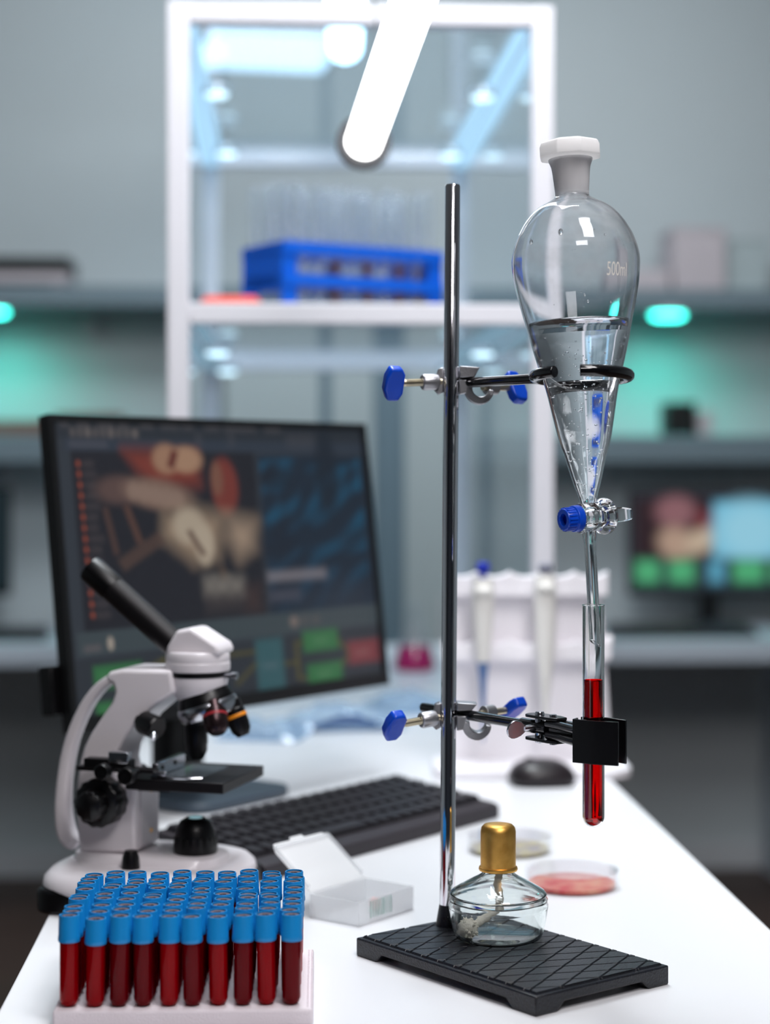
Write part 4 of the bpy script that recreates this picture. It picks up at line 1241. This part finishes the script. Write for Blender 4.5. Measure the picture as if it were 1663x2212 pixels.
# arm
bh = 0.027
arm = [(560, 735), (855, 742), (872, 880), (770, 945), (665, 1035), (585, 1140), (535, 1220), (520, 1300), (545, 1400), (640, 1450), (640, 1832), (310, 1832), (292, 1700), (286, 1560), (290, 1420), (308, 1290), (335, 1195), (375, 1115), (435, 1025), (500, 930), (518, 870), (505, 825), (455, 800), (480, 750)]
MB().prism(mpoly(arm, -bh), -bh, bh, AZB).build('arm', M['scope'], sco, bevel=0.004, seg=3)
# handle loop
hc = [(560, 770), (480, 798), (405, 865), (340, 965), (288, 1080), (248, 1200), (224, 1330), (209, 1470), (207, 1600), (222, 1710), (252, 1760), (300, 1790)]
hwid = [0.0040, 0.0046, 0.0050, 0.0052, 0.0054, 0.0056, 0.0058, 0.0062, 0.0070, 0.0084, 0.0086, 0.006]
cp = [mc(x, y, -0.002) for x, y in hc]
rings = []
for i, p in enumerate(cp):
    t_ = (cp[min(i+1, len(cp)-1)]-cp[max(i-1, 0)]); t_.y = 0; t_.normalize(); nn = Vector((-t_.z, 0, t_.x))
    ring = []
    for k in range(20):
        q = 2*pi*k/20; c, s = cos(q), sin(q)
        ring.append(Vector((p.x, 0.0, p.z))+nn*hwid[i]*math.copysign(abs(c)**0.6, c)+Vector((0, 1, 0))*0.0085*math.copysign(abs(s)**0.6, s))
    rings.append(ring)
MB().loft(rings).build('handle', M['scope'], sco, smooth=60, sub=1)
# front plate screws on the column
cf = mc(640, 1640, -bh).x
MB().box((cf+0.0008, 0, (mc(640, 1470, -bh).z+mc(640, 1800, -bh).z)/2), (0.0016, 0.034, mc(640, 1470, -bh).z-mc(640, 1800, -bh).z)).build('column_plate', M['scopelip'], sco, bevel=0.0004)
for yy in (1490, 1735):
    MB().lathe([(0, 0), (0.0022, 0), (0.0018, 0.0008), (0, 0.0009)], 12, axis_mat((cf+0.0015, 0.004, mc(640, yy, -bh).z), (1, 0, 0))).build('plate_screw', M['brass'], sco)
# head
H0 = mc(1015, 740, 0)
zz = lambda cy: mc(1015, cy, 0).z
hs = 1/2.765/F*(MO.y-msa*H0.x)
def Hm(z=0): return Matrix.Translation((H0.x, 0, 0))
hd = MB().lathe([(0, zz(955)), (0.012, zz(950)), (0.0190, zz(905)), (0.0245, zz(860)), (0.0262, zz(800)), (0.0262, zz(768)), (0, zz(768))], 48, Hm()).build('head', M['scope'], sco, bevel=0.001)
MB().lathe([(0, zz(770)), (0.0268, zz(770)), (0.0272, zz(755)), (0.0268, zz(738)), (0, zz(738))], 48, Hm()).build('head_ring', M['blackplastic'], sco)
MB().lathe([(0, zz(740)), (0.0278, zz(740)), (0.0282, zz(725)), (0.0282, zz(690)), (0.0274, zz(684)), (0.0278, zz(676)), (0.0276, zz(640)), (0.0262, zz(622)), (0, zz(612))], 48, Hm()).build('head_collar', M['scope'], sco, bevel=0.0006)
ph = [(832, 640), (848, 590), (900, 500), (988, 483), (1142, 585), (1158, 618), (1162, 650)]
MB().prism(mpoly(ph, -0.012), -0.0185, 0.0185, AZB).build('prism_housing', M['scope'], sco, bevel=0.0035, seg=3)
MB().lathe([(0, 0), (0.0020, 0), (0.0020, 0.007), (0.0034, 0.007), (0.0034, 0.012), (0, 0.012)], 16, axis_mat((H0.x+0.0262, -0.004, zz(765)), (1, 0, 0))).build('locking_screw', M['silver'], sco)
# ocular tube
e0, e1, e2 = mc(868, 577, 0), mc(505, 250, 0), mc(370, 128, 0)
dd_ = (e2-e0).normalized()
m0 = axis_mat(e0, dd_)
l1, l2 = (e1-e0).length, (e2-e0).length
MB().lathe([(0, -0.004), (0.0117, -0.004), (0.0117, l1), (0, l1)], 40, m0).build('ocular_tube', M['blacksatin'], sco)
MB().lathe([(0, l1-0.001), (0.0121, l1-0.001), (0.0123, l1), (0.0123, l2-0.003), (0.0115, l2), (0.0090, l2), (0.0088, l2-0.002), (0, l2-0.002)], 40, m0).build('eyepiece', M['blackplastic'], sco)
# revolving nosepiece and objectives
npc = mc(1070, 945, 0); nax = Vector((0.30, 0.05, -0.95)).normalized()
mn = axis_mat(npc, nax)
MB().lathe([(0, -0.014), (0.0200, -0.014), (0.0245, -0.006), (0.0250, -0.002), (0, -0.002)], 40, mn).build('turret', M['blackplastic'], sco)
MB().lathe([(0, -0.002), (0.0256, -0.002), (0.0268, 0.000), (0.0268, 0.0045), (0.0240, 0.0105), (0.0120, 0.0150), (0, 0.0155)], 40, mn).build('nosepiece', M['silver'], sco)
def objective(name, top, tip, r, mat, ring=None):
    d_ = tip-top; l_ = d_.length; m_ = axis_mat(top, d_)
    o = MB().lathe([(0, -0.004), (r*0.94, -0.004), (r*0.94, l_*0.12), (r, l_*0.14), (r, l_*0.62), (r*0.96, l_*0.66), (r*0.93, l_*0.80), (r*0.62, l_*0.97), (r*0.55, l_), (0, l_)], 32, m_).build('objective', mat, sco, bevel=0.0003)
    if ring:
        MB().lathe([(r*1.0, l_*0.30), (r*1.03, l_*0.31), (r*1.03, l_*0.40), (r*1.0, l_*0.41)], 32, m_).build('colour_ring', ring, o)
    return o
objective('o', mc(1002, 1010, 0), mc(1010, 1272, 0), 0.0100, M['blackplastic'])
objective('o', mc(1108, 965, -0.014), mc(1136, 1118, -0.024), 0.0108, M['objective'], M['redring'])
objective('o', mc(1218, 950, 0.004), mc(1290, 1132, 0.004), 0.0093, M['blackplastic'], M['orange'])
# stage
sz0, sz1 = 0.1022, 0.1113
MB().box((0.0515, 0.0043, (sz0+sz1)/2), (0.089, 0.0995, sz1-sz0)).build('stage', M['blacksatin'], sco, bevel=0.0008)
MB().box((0.012, 0, (sz0+sz1)/2-0.004), (0.05, 0.04, 0.012)).build('stage_bracket', M['blacksatin'], sco)
# mechanical stage
p = mc(300, 1240, -0.046); q = mc(775, 1250, -0.040)
MB().box(((p.x+q.x)/2, -0.043, sz1+0.0075), (q.x-p.x, 0.012, 0.0040)).build('slide_rail', M['blacksatin'], sco, bevel=0.0005)
p = mc(350, 1290, -0.05); q = mc(625, 1290, -0.05)
MB().box(((p.x+q.x)/2, -0.050, mc(480, 1295, -0.05).z), (q.x-p.x, 0.012, 0.0085)).build('slide_carriage', M['blackplastic'], sco, bevel=0.001)
MB().box((mc(545, 1265, -0.055).x, -0.053, mc(545, 1262, -0.055).z), (0.018, 0.009, 0.0095)).build('rail_bracket', M['silver'], sco, bevel=0.0006)
for cx, cy, rr_ in ((465, 1340, 0.0066), (608, 1365, 0.0072)):
    c = mc(cx, cy, -0.066)
    o = MB().lathe([(0, 0), (rr_*0.9, 0), (rr_, 0.001), (rr_, 0.009), (rr_*0.9, 0.0098), (rr_*0.72, 0.0098), (rr_*0.7, 0.0085), (0, 0.0085)], 24, axis_mat(c, (0, -1, 0))).build('stage_knob', M['blackplastic'], sco)
    MB().tube([c, c+Vector((0, 0.022, 0))], 0.0025, 10).build('shaft', M['blackplastic'], o)
cl = MB()
p = mc(770, 1300, -0.02)
cl.box((mc(775, 1300, -0.03).x, -0.006, sz1+0.0062), (0.006, 0.062, 0.0124)); cl.box((mc(775, 1300, -0.03).x+0.004, -0.036, sz1+0.003), (0.014, 0.004, 0.006))
cl.build('slide_holder', M['silver'], sco, bevel=0.0008)
for yy in (-0.026, 0.002):
    MB().lathe([(0, 0), (0.0022, 0), (0.0019, 0.001), (0, 0.0012)], 12, axis_mat((mc(775, 1300, -0.03).x+0.003, yy, sz1+0.008), (1, 0, 0))).build('holder_screw', M['blackplastic'], sco)
sx0 = mc(775, 1300, -0.03).x
MB().box((sx0+0.022, 0.004, sz1+0.0007), (0.034, 0.066, 0.0012)).build('slide', M['slide'], sco)
arcp = [(sx0+0.004+0.040*i/12, -0.038-0.006*sin(pi*i/12), sz1+0.0022) for i in range(13)]
MB().tube(arcp, 0.0011, 8).build('spring_clip', M['silver'], sco)
# focus knobs
kc_ = mc(440, 1525, -0.036)
mk = axis_mat((kc_.x, -bh, kc_.z), (0, -1, 0))
def lobed(r, z0, z1, lobes, amp, n=64):
    rings = []
    for z, s in ((z0, 0.94), (z0+0.0012, 1.0), (z1-0.002, 1.0), (z1, 0.90)):
        rings.append([((r*s+amp*cos(lobes*2*pi*i/n))*cos(2*pi*i/n), (r*s+amp*cos(lobes*2*pi*i/n))*sin(2*pi*i/n), z) for i in range(n)])
    return rings
MB().loft(lobed(0.0208, 0.0, 0.020, 14, 0.0006), mk).build('coarse_focus_knob', M['blackplastic'], sco, smooth=60)
MB().loft(lobed(0.0125, 0.020, 0.036, 10, 0.0005), mk).build('fine_focus_knob', M['blackplastic'], sco, smooth=60)
MB().loft(lobed(0.0208, 0.0, 0.018, 14, 0.0006), axis_mat((kc_.x, bh, kc_.z), (0, 1, 0))).build('coarse_focus_knob', M['blackplastic'], sco, smooth=60)
# upper knob on the arm
ku0, ku1 = mc(690, 1050, -0.027), mc(770, 1085, -0.034)
MB().lathe([(0, -0.006), (0.005, -0.006), (0.005, 0), (0.0095, 0.0), (0.0101, 0.0015), (0.0101, (ku1-ku0).length), (0.0090, (ku1-ku0).length+0.0015), (0, (ku1-ku0).length+0.0015)], 18, axis_mat(ku0, ku1-ku0)).build('tension_knob', M['blackplastic'], sco, smooth=25)
MB().lathe([(0, 0), (0.003, 0), (0.003, 0.004), (0.0015, 0.006), (0, 0.006)], 14, axis_mat(mc(752, 1125, -0.04), (0.2, -0.6, -0.4))).build('tension_pin', M['silver'], sco)
# illuminator and dimmer
ic = mc(1002, 1835, 0.0)
ill = MB().lathe([(0, 0.0), (0.0186, 0.0), (0.0190, 0.002), (0.0186, 0.010), (0.0168, 0.020), (0.0135, 0.0272), (0.0085, 0.0300), (0.0060, 0.0300), (0, 0.0298)], 48, Matrix.Translation((ic.x, 0, 0.0425))).build('illuminator', M['blackplastic'], sco, smooth=50)
rb = MB()
for k in range(20):
    a = 2*pi*k/20
    rb.box((0, 0, 0), (0.0012, 0.0022, 0.012), Matrix.Translation((ic.x+0.0184*cos(a), 0.0184*sin(a), 0.0505)) @ Matrix.Rotation(a, 4, 'Z'))
rb.build('illuminator_ribs', M['blackplastic'], ill)
MB().lathe([(0, 0.0297), (0.0060, 0.0299), (0.0056, 0.0306), (0, 0.0309)], 24, Matrix.Translation((ic.x, 0, 0.0425))).build('illuminator_lens', M['lens'], sco)
dc = mc(615, 1862, -0.046)
MB().lathe([(0, 0), (0.0078, 0), (0.0080, 0.003), (0.0072, 0.012), (0.0052, 0.0178), (0, 0.0186)], 24, Matrix.Translation((dc.x, -0.046, 0.0330))).build('dimmer_knob', M['blackplastic'], sco, smooth=50)

# ================================================================== SLIDE BOX
e1 = Vector((0.605, 0.796)); e2_ = Vector((-0.83, 0.56))
sb = thing('slide_box', 'small milky plastic box with its lid open, beside the blood tubes', 'box', W(-0.0214, 1.514), math.atan2(e1.y, e1.x)+CAMR)
bx, by, bz, wt = 0.0756, 0.052, 0.020, 0.0012
b = MB()
b.box((bx/2, by/2, wt/2), (bx, by, wt))
for x in (wt/2, bx-wt/2): b.box((x, by/2, bz/2), (wt, by, bz))
for y in (wt/2, by-wt/2): b.box((bx/2, y, bz/2), (bx-2*wt, wt, bz))
b.build('tray', M['milky'], sb)
lm = Matrix.Translation((0, by+0.0006, bz)) @ Matrix.Rotation(R(37), 4, 'X')
lo_ = [(0.001, 0), (bx-0.001, 0), (bx-0.001, 0.052), (bx-0.005, 0.0565), (bx*0.62, 0.0565), (bx*0.60, 0.0595), (bx*0.40, 0.0595), (bx*0.38, 0.0565), (0.006, 0.0565), (0.001, 0.048)]
ld = MB().prism(lo_, 0, 0.0014, lm).build('lid', M['lidplastic'], sb, bevel=0.0003)
lr = MB()
for x in (0.002, bx-0.002): lr.box((x, 0.028, 0.0028), (0.0012, 0.048, 0.003), lm)
lr.box((bx/2, 0.052, 0.0028), (bx-0.006, 0.0012, 0.003), lm)
lr.build('lid_rim', M['milky'], ld)
def pill(name, lab, x, y, w, d_, h, mat, m=None):
    pass
lb = MB()
for k, w in enumerate((2, 1, 1, 2, 1, 3, 1, 1, 2)):
    lb.box((0.016+k*0.0034, -0.0003, 0.0115), (0.0006*w, 0.0006, 0.014))
lb.build('barcode_stripes', M['paperlabel'], sb)
wq = Mw(sb) @ Vector((0.048, 0.020, wt+0.0002))
t = thing('tissue_sample', 'small pink sample lying in the milky slide box', 'sample', wq, CAMR)
MB().sphere((0, 0, 0.0058), 0.0058, 14, 10, jit=0.08).build('piece', M['stain'], t, sub=1)
MB().box((0, 0, 0.0003), (0.013, 0.012, 0.0006)).build('backing', M['paperlabel'], t)

# ================================================================== PETRI DISHES, MOUSE
def petri(label, px, py, r, agar):
    g = G(px, py, 0.003)
    t = thing('petri_dish', label, 'dish', Vector((g.x, g.y, TZ)), CAMR, 'petri dishes on the bench')
    MB().lathe([(0, 0), (r, 0), (r, 0.013), (r-0.001, 0.013), (r-0.001, 0.0012), (0, 0.0012)], 48).build('bottom_dish', M['clearplastic'], t)
    MB().lathe([(0, 0.0013), (r-0.0015, 0.0013), (r-0.0015, 0.0045), (r-0.004, 0.005), (0, 0.005)], 48).build('agar', agar, t)
    MB().lathe([(0, 0.0160), (r+0.0015, 0.0160), (r+0.0015, 0.006), (r+0.0007, 0.006), (r+0.0007, 0.0152), (0, 0.0152)], 48).build('cover', M['clearplastic'], t)
    return t
petri('clear petri dish with yellowish culture, behind the brass-capped burner', 1100, 1832, 0.0402, M['agary'])
petri('clear petri dish with red culture, right of the burner', 1235, 1908, 0.0405, M['agarr'])
g = G(1170, 1694)
mo_ = thing('computer_mouse', 'black computer mouse on the white bench before the pipette stand', 'mouse', Vector((g.x, g.y, TZ)), R(8)+CAMR)
rings = []
for z, s, sh_ in ((0.0012, 0.92, 0), (0.004, 1.0, 0), (0.012, 0.99, 0), (0.020, 0.88, -0.001), (0.026, 0.70, -0.001), (0.0295, 0.42, -0.001), (0.0305, 0.12, 0)):
    ring = []
    for i in range(36):
        q = 2*pi*i/36; c, s2 = cos(q), sin(q)
        ring.append((sh_+0.0405*s*math.copysign(abs(c)**0.75, c), 0.032*s*math.copysign(abs(s2)**0.75, s2), z))
    rings.append(ring)
MB().loft(rings).build('shell', M['mouse'], mo_, smooth=60, sub=1)
MB().lathe([(0, -0.003), (0.006, -0.003), (0.0066, 0), (0.006, 0.003), (0, 0.003)], 20, axis_mat((-0.015, 0.0, 0.0262), (0, 1, 0))).build('scroll_wheel', M['blackplastic'], mo_)
MB().prism(rrect(0.07, 0.052, 0.015), 0, 0.0014).build('glide_pad', M['blackplastic'], mo_)

# ================================================================== PIPETTE STAND
DP = 2.27
def pv(px, py, d=DP): return P(px, py, d)
px0, px1 = 966, 1312
c0 = pv((px0+px1)/2, 1684)
psd = thing('pipette_stand', 'white acrylic pipette stand with two scalloped rails, behind the test tube', 'stand', Vector((c0.x, c0.y, TZ)), CAMR)
k_ = DP/F
wd_ = (px1-px0)*k_
zz_ = lambda py: CAMH-(py-HY)*k_
MB().prism(rrect(wd_+0.044, 0.11, 0.022, cx=0.004, cy=0.01), 0, 0.014).build('foot_plate', M['rackwhite'], psd, bevel=0.003)
MB().prism([(-wd_/2-0.004, 0.014), (wd_/2+0.010, 0.014), (wd_/2-0.004, zz_(1250)), (-wd_/2, zz_(1250))], 0.036, 0.040, AZB).build('back_panel', M['rackwhite'], psd, bevel=0.001)
def rail(z0, z1, w, nm):
    n = 5; top = []
    N_ = 60
    for i in range(N_+1):
        x = -w/2+w*i/N_; ph_ = (i/N_*n) % 1.0
        top.append((x, z1-0.0065*max(0, sin(pi*ph_))**0.7))
    MB().prism([(-w/2, z0)]+top+[(w/2, z0)], 0.010, 0.036, AZB).build(nm, M['rackwhite'], psd, bevel=0.0008)
rail(zz_(1288), zz_(1236), wd_+0.004, 'upper_rail')
rail(zz_(1428), zz_(1384), wd_+0.012, 'lower_rail')
MB().tube([(wd_/2-0.002, 0.018, zz_(1388)), (wd_/2+0.008, 0.018, zz_(1388))], 0.008, 16).build('rail_end', M['rackwhite'], psd, bevel=0.002)


def pipette(label, px, ytop, ybody0, ybody1, ytip, btn, tipm, tilt):
    q = pv(px, ybody1); t = thing('pipette', label, 'pipette', Vector((q.x, q.y, TZ+zz_(ytip))), CAMR, 'pipettes in the white stand')
    Z = lambda y: zz_(y)-zz_(ytip)
    y_ = -0.012
    MB().loft([[(0.0125*sx*s+ox, y_+0.012*sy*s, z) for sx, sy in [(cos(2*pi*i/20), sin(2*pi*i/20)) for i in range(20)]] for z, s, ox in ((Z(ybody1), 0.55, 0), (Z(ybody1-40), 0.8, 0), (Z(ybody1-90), 1.0, 0), (Z(ybody0+30), 1.12, 0), (Z(ybody0), 1.0, 0))]).build('handle_body', M['pipwhite'], t, smooth=60)
    MB().lathe([(0, Z(ybody0)), (0.004, Z(ybody0)), (0.004, Z(ytop+22)), (0.0085, Z(ytop+20)), (0.0088, Z(ytop+4)), (0.006, Z(ytop)), (0, Z(ytop))], 20, Matrix.Translation((0, y_, 0))).build('plunger_button', btn, t)
    MB().box((0.0, y_-0.014, Z(ybody0+26)), (0.020, 0.012, 0.008)).build('finger_hook', M['pipwhite'], t, bevel=0.002)
    MB().lathe([(0, 0), (0.0010, 0), (0.0045, Z(ybody1+40)), (0.0076, Z(ybody1)-0.001), (0, Z(ybody1)-0.001)], 18, Matrix.Translation((0, y_, 0))).build('tip_cone', tipm, t)
    return t
pipette('white pipette with a blue button hanging in the stand beside the chrome rod', 1042, 1214, 1248, 1428, 1600, M['darkblue'], M['tipblue'], 0)
pipette('white pipette with a grey button hanging in the stand beside the test tube', 1176, 1216, 1240, 1470, 1610, M['greyb'], M['pipwhite'], 0)

# ================================================================== FLASK AND BAGS FAR BACK ON THE BENCH
g = G(895, 1448)
fl = thing('erlenmeyer_flask', 'small conical flask of pink liquid near the far end of the bench', 'flask', Vector((g.x, g.y, TZ)), CAMR)
fo_ = [(0, 0), (0.036, 0), (0.041, 0.004), (0.040, 0.012), (0.018, 0.085), (0.014, 0.095), (0.014, 0.120), (0.017, 0.123)]
MB().lathe(shell(fo_, 0.0015), 32, closed=True).build('glass_body', M['clearplastic'], fl)
MB().lathe([(0, 0.002), (0.034, 0.002), (0.0385, 0.0055), (0.0375, 0.013), (0.0282, 0.045), (0, 0.045)], 32).build('pink_liquid', M['pinkliq'], fl)


def bag(label, px, py, w, d_, h, rot, seed, blue_strip=False):
    g = G(px, py); t = thing('plastic_bag', label, 'bag', Vector((g.x, g.y, TZ)), rot+CAMR, 'crumpled plastic bags on the bench')
    rg = random.Random(seed); n, m = 26, 20
    waves = [(rg.uniform(5, 20), rg.uniform(5, 20), rg.uniform(0, 6.3), rg.uniform(0.3, 1)) for _ in range(9)]
    vs = []
    for j in range(m+1):
        for i in range(n+1):
            u, v = i/n, j/m
            e_ = (sin(pi*u)*sin(pi*v))**0.45
            q = sum(a_*sin(fx*u+fy*v+ph) for fx, fy, ph, a_ in waves)/5
            k = sum(a_*abs(sin(fx*0.7*u-fy*0.9*v+ph)) for fx, fy, ph, a_ in waves)/7
            vs.append(((u-0.5)*w*(1+0.05*q), (v-0.5)*d_*(1+0.06*k), 0.0015+h*e_*max(0.02, 0.25+0.6*k+0.35*q)))
    fs = [(j*(n+1)+i, j*(n+1)+i+1, (j+1)*(n+1)+i+1, (j+1)*(n+1)+i) for j in range(m) for i in range(n)]
    MB().add(vs, fs).build('film', M['bag'], t, smooth=70)
    bt = MB().prism(rrect(w*0.96, d_*0.94, 0.01), 0, 0.0012).build('bottom_film', M['bag'], t)
    if blue_strip:  # darker blue patch along the front of the bag
        vb = [((i/8-0.5)*w*0.62, -d_*0.58+(j/4)*d_*0.12, 0.006+h*0.42*sin(pi*i/8)*(0.3+0.7*j/4)) for j in range(5) for i in range(9)]
        fb = [(j*9+i, j*9+i+1, (j+1)*9+i+1, (j+1)*9+i) for j in range(4) for i in range(8)]
        MB().add(vb, fb).build('dark_blue_strip', M['bagblue'], t, solid=0.0006)
    return t
bag('crumpled pale blue plastic bag with a dark blue strip, behind the keyboard', 742, 1566, 0.17, 0.14, 0.042, R(8), 4, True)
bag('crumpled pale plastic bag under the monitor\'s lower edge', 572, 1590, 0.12, 0.115, 0.034, R(-10), 8)
bag('crumpled plastic bag behind the lower blue wing screw', 890, 1530, 0.12, 0.16, 0.038, R(20), 15)
